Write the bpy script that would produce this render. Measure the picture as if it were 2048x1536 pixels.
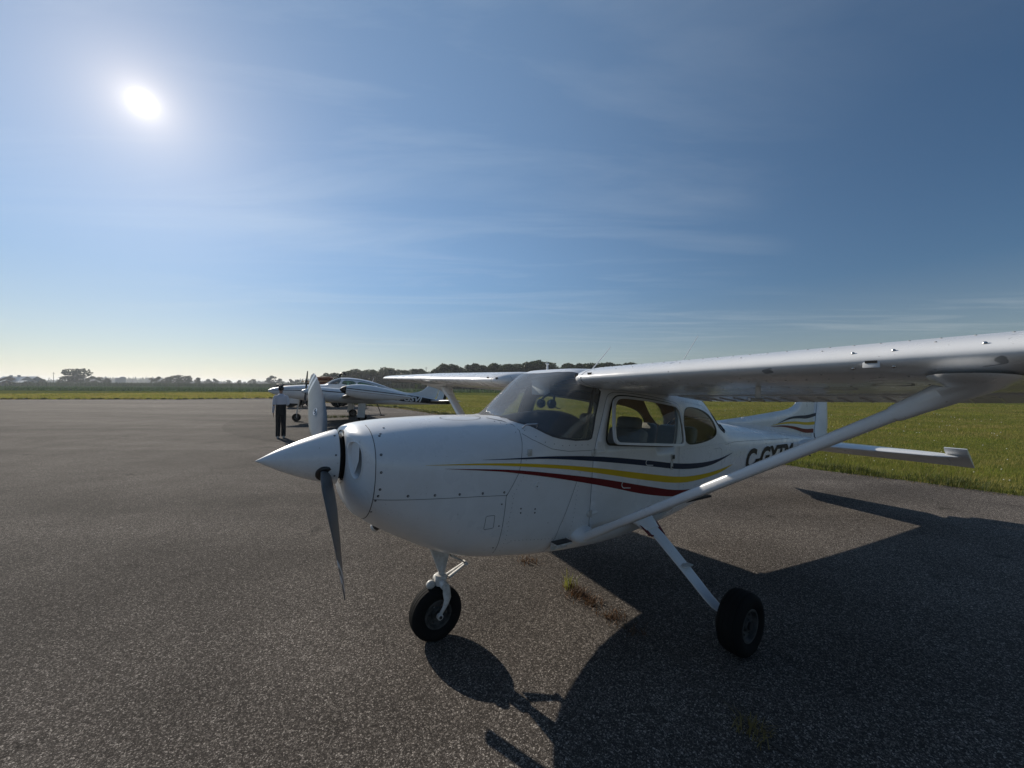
import bpy, bmesh, math, random
import numpy as np
from mathutils import Matrix, Vector
from mathutils.geometry import delaunay_2d_cdt

for o in list(bpy.data.objects): bpy.data.objects.remove(o, do_unlink=True)
scene = bpy.context.scene
COL = scene.collection
PI = math.pi
rng = np.random.default_rng(7)

# ------------------------------------------------------------------ camera, sky, sun, exposure
F_PX, CAM_H, CAM_PITCH, CAM_ROLL = 774.46, 1.8726, -0.005217, 0.005891
def rot(ax, t): return Matrix.Rotation(t, 3, ax)
M_VIEW = rot('Y', CAM_ROLL) @ rot('X', CAM_PITCH)
cam_data = bpy.data.cameras.new('camera')
cam_data.sensor_width = 36.0
cam_data.lens = 36.0 * F_PX / 2048.0
cam_data.clip_start, cam_data.clip_end = 0.05, 9000.0
cam = bpy.data.objects.new('camera', cam_data); COL.objects.link(cam)
cam.matrix_world = Matrix.Translation((0, 0, CAM_H)) @ (M_VIEW.transposed() @ Matrix(((1, 0, 0), (0, 0, -1), (0, 1, 0)))).to_4x4()
scene.camera = cam

SUN_AZ, SUN_EL = math.radians(-43.9), math.radians(27.7)      # azimuth from +Y, negative to the left
SUN_DIR = Vector((math.sin(SUN_AZ) * math.cos(SUN_EL), math.cos(SUN_AZ) * math.cos(SUN_EL), math.sin(SUN_EL)))
world = bpy.data.worlds.new('World'); scene.world = world; world.use_nodes = True
def build_world():
    nt = world.node_tree; N = nt.nodes; L = nt.links; N.clear()
    out = N.new('ShaderNodeOutputWorld'); bg = N.new('ShaderNodeBackground')
    sky = N.new('ShaderNodeTexSky'); sky.sky_type = 'NISHITA'; sky.sun_disc = False
    sky.sun_elevation = SUN_EL; sky.sun_rotation = SUN_AZ
    sky.altitude = 200; sky.air_density = 1.0; sky.dust_density = 0.2; sky.ozone_density = 3.0
    tc = N.new('ShaderNodeTexCoord')
    # thin cirrus streaks: noise on the direction projected to a high plane
    sep = N.new('ShaderNodeSeparateXYZ'); L.new(tc.outputs['Generated'], sep.inputs[0])
    zz = N.new('ShaderNodeMath'); zz.operation = 'MAXIMUM'; zz.inputs[1].default_value = 0.04; L.new(sep.outputs['Z'], zz.inputs[0])
    inv = N.new('ShaderNodeMath'); inv.operation = 'DIVIDE'; inv.inputs[0].default_value = 1.0; L.new(zz.outputs[0], inv.inputs[1])
    sc = N.new('ShaderNodeVectorMath'); sc.operation = 'SCALE'; L.new(tc.outputs['Generated'], sc.inputs[0]); L.new(inv.outputs[0], sc.inputs['Scale'])
    mp = N.new('ShaderNodeMapping'); mp.inputs['Rotation'].default_value = (0, 0, 0.35); mp.inputs['Scale'].default_value = (0.35, 1.5, 0.0); L.new(sc.outputs[0], mp.inputs[0])
    n1 = N.new('ShaderNodeTexNoise'); n1.inputs['Scale'].default_value = 1.0; n1.inputs['Detail'].default_value = 7; n1.inputs['Roughness'].default_value = 0.62; n1.inputs['Distortion'].default_value = 0.7; L.new(mp.outputs[0], n1.inputs['Vector'])
    mp2 = N.new('ShaderNodeMapping'); mp2.inputs['Scale'].default_value = (0.22, 0.3, 0.0); mp2.inputs['Location'].default_value = CLOUD_OFF; L.new(sc.outputs[0], mp2.inputs[0])
    n2 = N.new('ShaderNodeTexNoise'); n2.inputs['Scale'].default_value = 1.0; n2.inputs['Detail'].default_value = 2; L.new(mp2.outputs[0], n2.inputs['Vector'])
    r1 = N.new('ShaderNodeMapRange'); r1.inputs['From Min'].default_value = 0.46; r1.inputs['From Max'].default_value = 0.80; L.new(n1.outputs['Fac'], r1.inputs['Value'])
    r2 = N.new('ShaderNodeMapRange'); r2.inputs['From Min'].default_value = 0.40; r2.inputs['From Max'].default_value = 0.62; L.new(n2.outputs['Fac'], r2.inputs['Value'])
    cm = N.new('ShaderNodeMath'); cm.operation = 'MULTIPLY'; L.new(r1.outputs[0], cm.inputs[0]); L.new(r2.outputs[0], cm.inputs[1])
    cf = N.new('ShaderNodeMath'); cf.operation = 'MULTIPLY'; cf.inputs[1].default_value = CLOUD_AMT; L.new(cm.outputs[0], cf.inputs[0])
    hsv = N.new('ShaderNodeHueSaturation'); L.new(sky.outputs[0], hsv.inputs['Color'])
    sr = N.new('ShaderNodeMapRange'); sr.inputs['From Min'].default_value = 0.0; sr.inputs['From Max'].default_value = 0.22; sr.inputs['To Min'].default_value = 0.72; sr.inputs['To Max'].default_value = SKY_SAT; L.new(sep.outputs['Z'], sr.inputs['Value']); L.new(sr.outputs[0], hsv.inputs['Saturation'])
    gam = N.new('ShaderNodeGamma'); gam.inputs[1].default_value = 1.0; L.new(hsv.outputs[0], gam.inputs[0])
    # the sun itself and its aureole, around the sun lamp's direction
    dot = N.new('ShaderNodeVectorMath'); dot.operation = 'DOT_PRODUCT'; L.new(tc.outputs['Generated'], dot.inputs[0]); dot.inputs[1].default_value = SUN_DIR
    ac = N.new('ShaderNodeMath'); ac.operation = 'ARCCOSINE'; L.new(dot.outputs['Value'], ac.inputs[0])
    def term(amp, width, power=1.0):
        d = N.new('ShaderNodeMath'); d.operation = 'DIVIDE'; d.inputs[1].default_value = math.radians(width); L.new(ac.outputs[0], d.inputs[0])
        p = N.new('ShaderNodeMath'); p.operation = 'POWER'; p.inputs[1].default_value = power; L.new(d.outputs[0], p.inputs[0])
        m = N.new('ShaderNodeMath'); m.operation = 'MULTIPLY'; m.inputs[1].default_value = -1.0; L.new(p.outputs[0], m.inputs[0])
        e = N.new('ShaderNodeMath'); e.operation = 'EXPONENT'; L.new(m.outputs[0], e.inputs[0])
        a = N.new('ShaderNodeMath'); a.operation = 'MULTIPLY'; a.inputs[1].default_value = amp; L.new(e.outputs[0], a.inputs[0])
        return a
    last = None
    for amp, width, power, tint in GLOW:
        k = term(amp, width, power)
        if width > 30:                                         # the wide aureole fades into the dusty air low down
            lo = N.new('ShaderNodeMapRange'); lo.interpolation_type = 'SMOOTHSTEP'; lo.inputs['From Min'].default_value = -0.02; lo.inputs['From Max'].default_value = 0.32; L.new(sep.outputs['Z'], lo.inputs['Value'])
            kk = N.new('ShaderNodeMath'); kk.operation = 'MULTIPLY'; L.new(k.outputs[0], kk.inputs[0]); L.new(lo.outputs[0], kk.inputs[1]); k = kk
        t = N.new('ShaderNodeMix'); t.data_type = 'RGBA'; t.blend_type = 'MULTIPLY'; t.inputs[0].default_value = 1.0; t.inputs[6].default_value = (*tint, 1); L.new(k.outputs[0], t.inputs[7])
        if last is None: last = t
        else:
            q = N.new('ShaderNodeMix'); q.data_type = 'RGBA'; q.blend_type = 'ADD'; q.inputs[0].default_value = 1.0; L.new(last.outputs[2], q.inputs[6]); L.new(t.outputs[2], q.inputs[7]); last = q
    glow = last
    cl = N.new('ShaderNodeMix'); cl.data_type = 'RGBA'; L.new(cf.outputs[0], cl.inputs[0]); L.new(gam.outputs[0], cl.inputs[6]); cl.inputs[7].default_value = CLOUD_COL
    ad = N.new('ShaderNodeMix'); ad.data_type = 'RGBA'; ad.blend_type = 'ADD'; ad.inputs[0].default_value = 1.0; L.new(cl.outputs[2], ad.inputs[6]); L.new(glow.outputs[2], ad.inputs[7])
    L.new(ad.outputs[2], bg.inputs['Color']); bg.inputs['Strength'].default_value = SKY_STRENGTH
    L.new(bg.outputs[0], out.inputs[0])
CLOUD_OFF = (1.7, 2.9, 0)
SKY_STRENGTH, SKY_SAT, CLOUD_AMT, CLOUD_COL = 0.061, 1.18, 0.30, (10.2, 10.8, 11.0, 1)
GLOW = ((22.0, 0.55, 0.95, (1, .95, .86)), (9.5, 2.5, 1.0, (1, .76, .48)), (1.6, 10.0, 1.2, (1, .80, .58)), (4.2, 66.0, 3.0, (.48, .69, .94)))
build_world()
sun_data = bpy.data.lights.new('sun', 'SUN'); sun_data.energy = 5.0; sun_data.angle = math.radians(0.53); sun_data.color = (1.0, 0.92, 0.80)
sun = bpy.data.objects.new('sun', sun_data); COL.objects.link(sun)
sun.rotation_euler = SUN_DIR.to_track_quat('Z', 'Y').to_euler(); sun.location = (-20, 20, 30)
vs = scene.view_settings
vs.view_transform = 'Standard'; vs.look = 'None'; vs.exposure = 0.0; vs.gamma = 1.0; vs.use_curve_mapping = False
scene.cycles.max_bounces = 8; scene.cycles.transparent_max_bounces = 16; scene.cycles.use_denoising = True
scene.cycles.caustics_reflective = False; scene.cycles.caustics_refractive = False

# ------------------------------------------------------------------ helpers
def tag(o, label=None, cat=None, group=None, kind=None):
    if label: o['label'] = label
    if cat: o['category'] = cat
    if group: o['group'] = group
    if kind: o['kind'] = kind
    return o
def empty(name, mtx=None, loc=None, parent=None):
    o = bpy.data.objects.new(name, None); COL.objects.link(o); o.empty_display_size = 0.2
    if parent: o.parent = parent
    if mtx is not None: o.matrix_world = mtx
    if loc is not None: o.location = loc
    return o
def fast_mesh(name, V, F):
    me = bpy.data.meshes.new(name)
    V = np.asarray(V, np.float32)
    if isinstance(F, np.ndarray):
        n, k = F.shape
        me.vertices.add(len(V)); me.vertices.foreach_set('co', V.ravel())
        me.loops.add(n * k); me.loops.foreach_set('vertex_index', F.astype(np.int32).ravel())
        me.polygons.add(n); me.polygons.foreach_set('loop_start', np.arange(0, n * k, k, dtype=np.int32))
        me.update(calc_edges=True); me.validate()
    else:
        me.from_pydata([tuple(map(float, v)) for v in V], [], [list(map(int, f)) for f in F]); me.update()
    return me
def put(name, me, mats, parent=None, smooth=None):
    if not isinstance(mats, (list, tuple)): mats = [mats]
    if not me.materials:
        for m in mats: me.materials.append(m)
    if smooth is not None and len(me.polygons):
        me.polygons.foreach_set('use_smooth', [True] * len(me.polygons))
        if smooth < 3.1: me.set_sharp_from_angle(angle=smooth)
    o = bpy.data.objects.new(name, me); COL.objects.link(o)
    if parent: o.parent = parent
    return o
def obj(name, V, F, mat, parent=None, smooth=0.7, fix=True, weld=0.0):
    """one mesh object; V in (aft, left, up) when the parent is an aircraft (see AC)"""
    me = fast_mesh(name, V, F)
    if fix or weld:
        bm = bmesh.new(); bm.from_mesh(me)
        if weld: bmesh.ops.remove_doubles(bm, verts=bm.verts, dist=weld)
        if fix: bmesh.ops.recalc_face_normals(bm, faces=bm.faces)
        bm.to_mesh(me); bm.free()
    return put(name, me, mat, parent, smooth)
def AC(V):                      # (aft, left, up) -> aircraft local x aft, y starboard, z up
    V = np.array(V, float).reshape(-1, 3).copy(); V[:, 1] *= -1; return V
class MB:
    """collects simple solids into one mesh"""
    def __init__(s): s.V = []; s.F = []
    def add(s, V, F):
        b = len(s.V); s.V += [tuple(v) for v in V]; s.F += [[b + i for i in f] for f in F]; return s
    def box(s, c, d, R=None, bev=0.0):
        c = np.array(c, float); d = np.array(d, float) / 2
        if bev <= 0:
            P = np.array([(x, y, z) for x in (-1, 1) for y in (-1, 1) for z in (-1, 1)], float) * d
            F = [(0, 1, 3, 2), (4, 6, 7, 5), (0, 4, 5, 1), (2, 3, 7, 6), (0, 2, 6, 4), (1, 5, 7, 3)]
        else:
            bm = bmesh.new(); bmesh.ops.create_cube(bm, size=1.0)
            for v in bm.verts: v.co = Vector((v.co.x * d[0] * 2, v.co.y * d[1] * 2, v.co.z * d[2] * 2))
            bmesh.ops.bevel(bm, geom=list(bm.edges), offset=bev, segments=2, profile=0.5, affect='EDGES')
            bm.verts.index_update(); P = np.array([v.co[:] for v in bm.verts]); F = [[v.index for v in f.verts] for f in bm.faces]; bm.free()
        if R is not None: P = P @ np.array(R).T
        return s.add(P + c, F)
    def tube(s, pts, rad, n=8, cap=True, flat=None):
        pts = [np.array(p, float) for p in pts]
        if np.isscalar(rad): rad = [rad] * len(pts)
        V = []; up = np.array((0.0, 0, 1))
        T0 = pts[1] - pts[0]
        if abs(T0[2]) > 0.9 * np.linalg.norm(T0): up = np.array((1.0, 0, 0))
        for i, p in enumerate(pts):
            T = (pts[min(i + 1, len(pts) - 1)] - pts[max(i - 1, 0)]); T = T / np.linalg.norm(T)
            u = np.cross(up, T); u /= np.linalg.norm(u); w = np.cross(T, u)
            fl = flat if flat else 1.0
            for k in range(n):
                t = 2 * PI * k / n; V.append(p + rad[i] * (math.cos(t) * u + fl * math.sin(t) * w))
        F = []
        for i in range(len(pts) - 1):
            for k in range(n):
                F.append((i * n + k, i * n + (k + 1) % n, (i + 1) * n + (k + 1) % n, (i + 1) * n + k))
        if cap: F.append(list(range(n))[::-1]); F.append([(len(pts) - 1) * n + k for k in range(n)])
        return s.add(V, F)
    def rev(s, prof, c, axis, n=24, cap=False):
        """prof: list of (distance along axis, radius)"""
        ax = np.array(axis, float); ax /= np.linalg.norm(ax); c = np.array(c, float)
        h = np.array((0, 0, 1.0)) if abs(ax[2]) < 0.9 else np.array((1.0, 0, 0))
        u = np.cross(h, ax); u /= np.linalg.norm(u); w = np.cross(ax, u)
        V = []; F = []
        for d, r in prof:
            for k in range(n):
                t = 2 * PI * k / n; V.append(c + ax * d + r * (math.cos(t) * u + math.sin(t) * w))
        for i in range(len(prof) - 1):
            for k in range(n):
                F.append((i * n + k, i * n + (k + 1) % n, (i + 1) * n + (k + 1) % n, (i + 1) * n + k))
        if cap: F.append(list(range(n))[::-1]); F.append([(len(prof) - 1) * n + k for k in range(n)])
        return s.add(V, F)
    def loft(s, rings, cap=True, closed=True):
        n = len(rings[0]); V = [tuple(p) for r in rings for p in r]; F = []
        for i in range(len(rings) - 1):
            for k in range(n if closed else n - 1):
                F.append((i * n + k, i * n + (k + 1) % n, (i + 1) * n + (k + 1) % n, (i + 1) * n + k))
        if cap: F.append(list(range(n))[::-1]); F.append([(len(rings) - 1) * n + k for k in range(n)])
        return s.add(V, F)
    def ell(s, c, r, nu=16, nv=10, R=None):
        V = []; F = []
        for i in range(nv + 1):
            p = PI * i / nv
            for k in range(nu):
                t = 2 * PI * k / nu; V.append((r[0] * math.sin(p) * math.cos(t), r[1] * math.sin(p) * math.sin(t), r[2] * math.cos(p)))
        V = np.array(V)
        if R is not None: V = V @ np.array(R).T
        for i in range(nv):
            for k in range(nu): F.append((i * nu + k, i * nu + (k + 1) % nu, (i + 1) * nu + (k + 1) % nu, (i + 1) * nu + k))
        return s.add(V + np.array(c, float), F)
    def obj(s, name, mat, parent=None, smooth=0.7, ac=False, weld=1e-5):
        V = AC(s.V) if ac else s.V
        return obj(name, V, s.F, mat, parent, smooth, True, weld)
def hull_loft(fn, a0, a1, n=40, m=32):
    rings = []
    for a in np.linspace(a0, a1, n):
        rings.append([fn(a, t) for t in np.linspace(0, 2 * PI, m, endpoint=False)])
    return rings

# ------------------------------------------------------------------ materials
def nodes(m): return m.node_tree.nodes, m.node_tree.links
def mat(name, col, rough=0.5, metal=0.0, coat=0.0, var=0.0, vscale=6.0, bump=0.0, bscale=40.0, spec=0.5, col2=None, emit=None, sheen=0.0):
    m = bpy.data.materials.new(name); m.use_nodes = True; N, L = nodes(m)
    b = N['Principled BSDF']; b.inputs['Base Color'].default_value = (*col, 1); b.inputs['Roughness'].default_value = rough
    b.inputs['Metallic'].default_value = metal; b.inputs['Coat Weight'].default_value = coat; b.inputs['Coat Roughness'].default_value = 0.08
    b.inputs['Specular IOR Level'].default_value = spec
    tc = N.new('ShaderNodeTexCoord')
    if var > 0 or col2:
        n = N.new('ShaderNodeTexNoise'); n.inputs['Scale'].default_value = vscale; n.inputs['Detail'].default_value = 6; n.inputs['Roughness'].default_value = 0.6
        L.new(tc.outputs['Object'], n.inputs['Vector'])
        r = N.new('ShaderNodeMapRange'); r.inputs['From Min'].default_value = 0.35; r.inputs['From Max'].default_value = 0.68; L.new(n.outputs['Fac'], r.inputs['Value'])
        x = N.new('ShaderNodeMix'); x.data_type = 'RGBA'; L.new(r.outputs[0], x.inputs[0])
        x.inputs[6].default_value = (*col, 1); x.inputs[7].default_value = (*(col2 or tuple(c * (1 - var) for c in col)), 1)
        L.new(x.outputs[2], b.inputs['Base Color'])
    if bump > 0:
        n2 = N.new('ShaderNodeTexNoise'); n2.inputs['Scale'].default_value = bscale; n2.inputs['Detail'].default_value = 5; L.new(tc.outputs['Object'], n2.inputs['Vector'])
        bp = N.new('ShaderNodeBump'); bp.inputs['Strength'].default_value = bump; bp.inputs['Distance'].default_value = 0.01; L.new(n2.outputs['Fac'], bp.inputs['Height']); L.new(bp.outputs[0], b.inputs['Normal'])
    return m
def paint_white(name='white_paint', base=(0.74, 0.745, 0.75), chips=0.0, gloss=0.0):
    m = bpy.data.materials.new(name); m.use_nodes = True; N, L = nodes(m); b = N['Principled BSDF']
    tc = N.new('ShaderNodeTexCoord')
    n = N.new('ShaderNodeTexNoise'); n.inputs['Scale'].default_value = 3.0; n.inputs['Detail'].default_value = 8; n.inputs['Roughness'].default_value = 0.65; L.new(tc.outputs['Object'], n.inputs['Vector'])
    r = N.new('ShaderNodeMapRange'); r.inputs['From Min'].default_value = 0.48; r.inputs['From Max'].default_value = 0.78; r.inputs['To Max'].default_value = 0.35; L.new(n.outputs['Fac'], r.inputs['Value'])
    x = N.new('ShaderNodeMix'); x.data_type = 'RGBA'; L.new(r.outputs[0], x.inputs[0]); x.inputs[6].default_value = (*base, 1); x.inputs[7].default_value = (0.50, 0.48, 0.44, 1)
    # fine specks of grime
    n3 = N.new('ShaderNodeTexNoise'); n3.inputs['Scale'].default_value = 60.0; n3.inputs['Detail'].default_value = 3; L.new(tc.outputs['Object'], n3.inputs['Vector'])
    r3 = N.new('ShaderNodeMapRange'); r3.inputs['From Min'].default_value = 0.70; r3.inputs['From Max'].default_value = 0.76; r3.inputs['To Max'].default_value = 0.45; L.new(n3.outputs['Fac'], r3.inputs['Value'])
    y = N.new('ShaderNodeMix'); y.data_type = 'RGBA'; L.new(r3.outputs[0], y.inputs[0]); L.new(x.outputs[2], y.inputs[6]); y.inputs[7].default_value = (0.22, 0.20, 0.17, 1)
    last = y.outputs[2]
    if chips > 0:
        v = N.new('ShaderNodeTexNoise'); v.inputs['Scale'].default_value = 7.0; v.inputs['Detail'].default_value = 3; v.inputs['Distortion'].default_value = 0.4
        L.new(tc.outputs['Object'], v.inputs['Vector'])
        r4 = N.new('ShaderNodeMapRange'); r4.inputs['From Min'].default_value = chips; r4.inputs['From Max'].default_value = chips + 0.012; L.new(v.outputs['Fac'], r4.inputs['Value'])
        w = N.new('ShaderNodeMix'); w.data_type = 'RGBA'; L.new(r4.outputs[0], w.inputs[0]); L.new(last, w.inputs[6]); w.inputs[7].default_value = (0.30, 0.31, 0.32, 1); last = w.outputs[2]
    L.new(last, b.inputs['Base Color'])
    rr = N.new('ShaderNodeMapRange'); rr.inputs['From Min'].default_value = 0.3; rr.inputs['From Max'].default_value = 0.7; rr.inputs['To Min'].default_value = 0.22 - gloss; rr.inputs['To Max'].default_value = 0.42 - gloss; L.new(n.outputs['Fac'], rr.inputs['Value']); L.new(rr.outputs[0], b.inputs['Roughness'])
    # gentle oil-canning of the sheet metal
    n2 = N.new('ShaderNodeTexNoise'); n2.inputs['Scale'].default_value = 5.0; n2.inputs['Detail'].default_value = 1; L.new(tc.outputs['Object'], n2.inputs['Vector'])
    bp = N.new('ShaderNodeBump'); bp.inputs['Strength'].default_value = 0.35; bp.inputs['Distance'].default_value = 0.012; L.new(n2.outputs['Fac'], bp.inputs['Height']); L.new(bp.outputs[0], b.inputs['Normal'])
    b.inputs['Coat Weight'].default_value = 0.25; b.inputs['Coat Roughness'].default_value = 0.12
    return m
def glass(name, tint=(0.86, 0.9, 0.9), haze=0.04, rough=0.02, ior=1.5):
    m = bpy.data.materials.new(name); m.use_nodes = True; N, L = nodes(m); N.clear()
    out = N.new('ShaderNodeOutputMaterial'); tr = N.new('ShaderNodeBsdfTransparent'); tr.inputs[0].default_value = (*tint, 1)
    gl = N.new('ShaderNodeBsdfGlossy'); gl.inputs['Roughness'].default_value = rough
    fr = N.new('ShaderNodeFresnel'); fr.inputs['IOR'].default_value = ior
    mx = N.new('ShaderNodeMixShader'); L.new(fr.outputs[0], mx.inputs[0]); L.new(tr.outputs[0], mx.inputs[1]); L.new(gl.outputs[0], mx.inputs[2])
    df = N.new('ShaderNodeBsdfDiffuse'); df.inputs[0].default_value = (0.68, 0.72, 0.76, 1)
    tc = N.new('ShaderNodeTexCoord'); n = N.new('ShaderNodeTexNoise'); n.inputs['Scale'].default_value = 70; n.inputs['Detail'].default_value = 8; n.inputs['Roughness'].default_value = .7
    mpg = N.new('ShaderNodeMapping'); mpg.inputs['Rotation'].default_value = (.5, .3, .9); mpg.inputs['Scale'].default_value = (1, .12, 1); L.new(tc.outputs['Object'], mpg.inputs[0]); L.new(mpg.outputs[0], n.inputs['Vector'])
    r = N.new('ShaderNodeMapRange'); r.inputs['From Min'].default_value = 0.35; r.inputs['From Max'].default_value = 0.70; r.inputs['To Min'].default_value = haze * 0.85; r.inputs['To Max'].default_value = haze * 1.18; L.new(n.outputs['Fac'], r.inputs['Value'])
    m2 = N.new('ShaderNodeMixShader'); L.new(r.outputs[0], m2.inputs[0]); L.new(mx.outputs[0], m2.inputs[1]); L.new(df.outputs[0], m2.inputs[2])
    L.new(m2.outputs[0], out.inputs[0]); return m
M = {}
M['white'] = paint_white(); M['wing_white'] = paint_white('wing_white_paint', chips=0.69, gloss=0.04)
M['white2'] = mat('white_enamel', (0.76, 0.77, 0.78), 0.35, var=0.12, vscale=4, coat=0.2)
M['gear_white'] = mat('chipped_white_gear_paint', (0.66, 0.65, 0.62), 0.45, vscale=22, col2=(0.42, 0.40, 0.37), bump=0.1)
M['navy'] = mat('navy_stripe', (0.010, 0.022, 0.055), 0.5, spec=.25, var=0.2)
M['yellow'] = mat('yellow_stripe', (0.72, 0.47, 0.012), 0.45, spec=.3, var=0.12)
M['red'] = mat('dark_red_stripe', (0.17, 0.007, 0.010), 0.5, spec=.25, var=0.2)
M['black'] = mat('black_paint', (0.010, 0.010, 0.012), 0.5, spec=.25, var=0.2)
M['seam'] = mat('dark_panel_gap', (0.07, 0.072, 0.078), 0.8)
M['screw'] = mat('dull_steel_screw', (0.10, 0.10, 0.105), 0.5, metal=0.6)
M['steel'] = mat('bright_steel', (0.55, 0.54, 0.52), 0.25, metal=1.0, var=0.2, vscale=20)
M['rubber'] = mat('tyre_rubber', (0.012, 0.012, 0.012), 0.8, bump=0.25, bscale=90, var=0.2, spec=0.12)
M['rim'] = mat('scuffed_wheel_rim', (0.11, 0.107, 0.10), 0.65, metal=0.2, col2=(0.018, 0.018, 0.018), vscale=14)
M['rivet'] = mat('grey_rivet', (0.30, 0.30, 0.30), 0.5, metal=0.3)
M['dark_metal'] = mat('dark_metal', (0.05, 0.05, 0.052), 0.5, metal=0.5, var=0.3)
M['blade'] = mat('propeller_grey_paint', (0.17, 0.175, 0.18), 0.38, metal=0.35, var=0.25, vscale=9, bump=0.05)
M['beige'] = mat('beige_cabin_trim', (0.34, 0.275, 0.20), 0.7, var=0.2, bump=0.1)
M['seat'] = mat('grey_leather', (0.30, 0.285, 0.26), 0.55, var=0.2, bump=0.15, bscale=60)
M['tan'] = mat('tan_trim', (0.33, 0.24, 0.15), 0.6, var=0.2)
M['panel'] = mat('navy_black_glareshield', (0.010, 0.013, 0.028), 0.4, var=0.3)
M['plastic'] = mat('black_plastic', (0.014, 0.014, 0.016), 0.35)
M['boot'] = mat('dark_red_strap', (0.12, 0.008, 0.012), 0.6)
M['glass'] = glass('windshield_acrylic', haze=0.16, rough=0.02)
M['side_glass'] = glass('side_window_acrylic', (0.9, 0.92, 0.9), haze=0.008, ior=1.33)
M['green_glass'] = glass('green_tinted_window', (0.55, 0.92, 0.84), haze=0.07)
M['inside'] = mat('opening_shade_black', (0.012, 0.012, 0.012), 0.9)  # near-black put in for shade within openings and gaps

# ------------------------------------------------------------------ lofted bodies and panels cut out of them
def pchip(xs, ys):
    xs=np.array(xs,float); ys=np.array(ys,float); h=np.diff(xs); d=np.diff(ys)/h
    m=np.zeros(len(xs))
    for i in range(1,len(xs)-1):
        if d[i-1]*d[i]>0:
            w1=2*h[i]+h[i-1]; w2=h[i]+2*h[i-1]; m[i]=(w1+w2)/(w1/d[i-1]+w2/d[i])
    m[0]=d[0]; m[-1]=d[-1]
    def f(x):
        x=np.clip(np.asarray(x,float),xs[0],xs[-1]); i=np.clip(np.searchsorted(xs,x,'right')-1,0,len(xs)-2)
        t=(x-xs[i])/h[i]; t2=t*t; t3=t2*t
        return (2*t3-3*t2+1)*ys[i]+(t3-2*t2+t)*h[i]*m[i]+(-2*t3+3*t2)*ys[i+1]+(t3-t2)*h[i]*m[i+1]
    return f
class Hull:
    """lofted body: half width W, top ZT, bottom ZB, waist ZC, exponents NT/NB as functions of the station a"""
    def __init__(s, W, ZT, ZB, ZC, NT, NB):
        s.W,s.ZT,s.ZB,s.ZC,s.NT,s.NB=[pchip(*zip(*t)) for t in (W,ZT,ZB,ZC,NT,NB)]
    def pt(s, a, psi, off=0.0):
        a=np.asarray(a,float); psi=np.asarray(psi,float)
        W,zt,zb,zc=s.W(a),s.ZT(a),s.ZB(a),s.ZC(a)
        up=psi>math.pi/2
        n=np.where(up,s.NT(a),s.NB(a)); H=np.where(up,zt-zc,zc-zb)
        S=np.abs(np.sin(psi)); C=np.cos(psi)
        r=(S**n+np.abs(C)**n)**(-1/n)
        l=W*r*S; z=zc-H*r*C
        if off:
            # outward in the section plane (gradient of the implicit superellipse)
            gx=(np.maximum(l/W,1e-9))**(n-1)/W; gz=np.sign(-C)*(np.abs(r*C))**(n-1)/H
            g=np.hypot(gx,gz); l=l+off*gx/g; z=z+off*gz/g
        return np.stack([a,l,z],-1)
    def psi(s, a, z):
        W,zt,zb,zc=s.W(a),s.ZT(a),s.ZB(a),s.ZC(a)
        up=z>zc; n=s.NT(a) if up else s.NB(a); H=(zt-zc) if up else (zc-zb)
        u=min(abs(z-zc)/H,1.0); lw=(1-u**n)**(1/n)
        return math.atan2(lw, -u if up else u)
    def width(s,a,z):
        p=s.pt(a,s.psi(a,z)); return float(p[1])
FUS=Hull(
 W=[(-.94,.27),(-.90,.355),(-.79,.425),(-.5,.468),(-.13,.495),(.13,.508),(.8,.53),(1.5,.537),(2.05,.528),(2.6,.495),(3.1,.445),(3.8,.352),(5.0,.225),(6.2,.112),(6.85,.05)],
 ZT=[(-.94,1.545),(-.90,1.567),(-.79,1.606),(-.5,1.634),(-.15,1.648),(.13,1.652),(.22,1.664),(.50,1.875),(.72,2.022),(.84,2.056),(1.2,2.068),(2.1,2.05),(2.35,1.995),(2.65,1.885),(2.95,1.70),(3.15,1.605),(3.5,1.545),(4.5,1.44),(5.5,1.345),(6.3,1.265),(6.85,1.2)],
 ZB=[(-.94,1.2),(-.90,1.13),(-.79,1.0),(-.65,.90),(-.5,.815),(-.35,.735),(-.15,.655),(.13,.60),(.6,.545),(1.2,.52),(1.8,.56),(2.7,.665),(3.8,.775),(5.6,.94),(6.85,1.05)],
 ZC=[(-.94,1.385),(-.79,1.36),(-.5,1.27),(.13,1.2),(.8,1.15),(2.0,1.15),(3,1.17),(5,1.16),(6.85,1.13)],
 NT=[(-.94,2.2),(-.79,2.5),(-.3,2.7),(.13,2.7),(.25,2.8),(.5,3.3),(.72,4.6),(.9,6.0),(2.1,5.0),(2.6,4.0),(3.1,2.8),(4,2.5),(6.85,2.3)],
 NB=[(-.94,2.1),(-.79,2.2),(-.3,2.7),(.13,3.0),(1.0,3.4),(2.1,3.2),(3.1,2.7),(6.85,2.4)])

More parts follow.
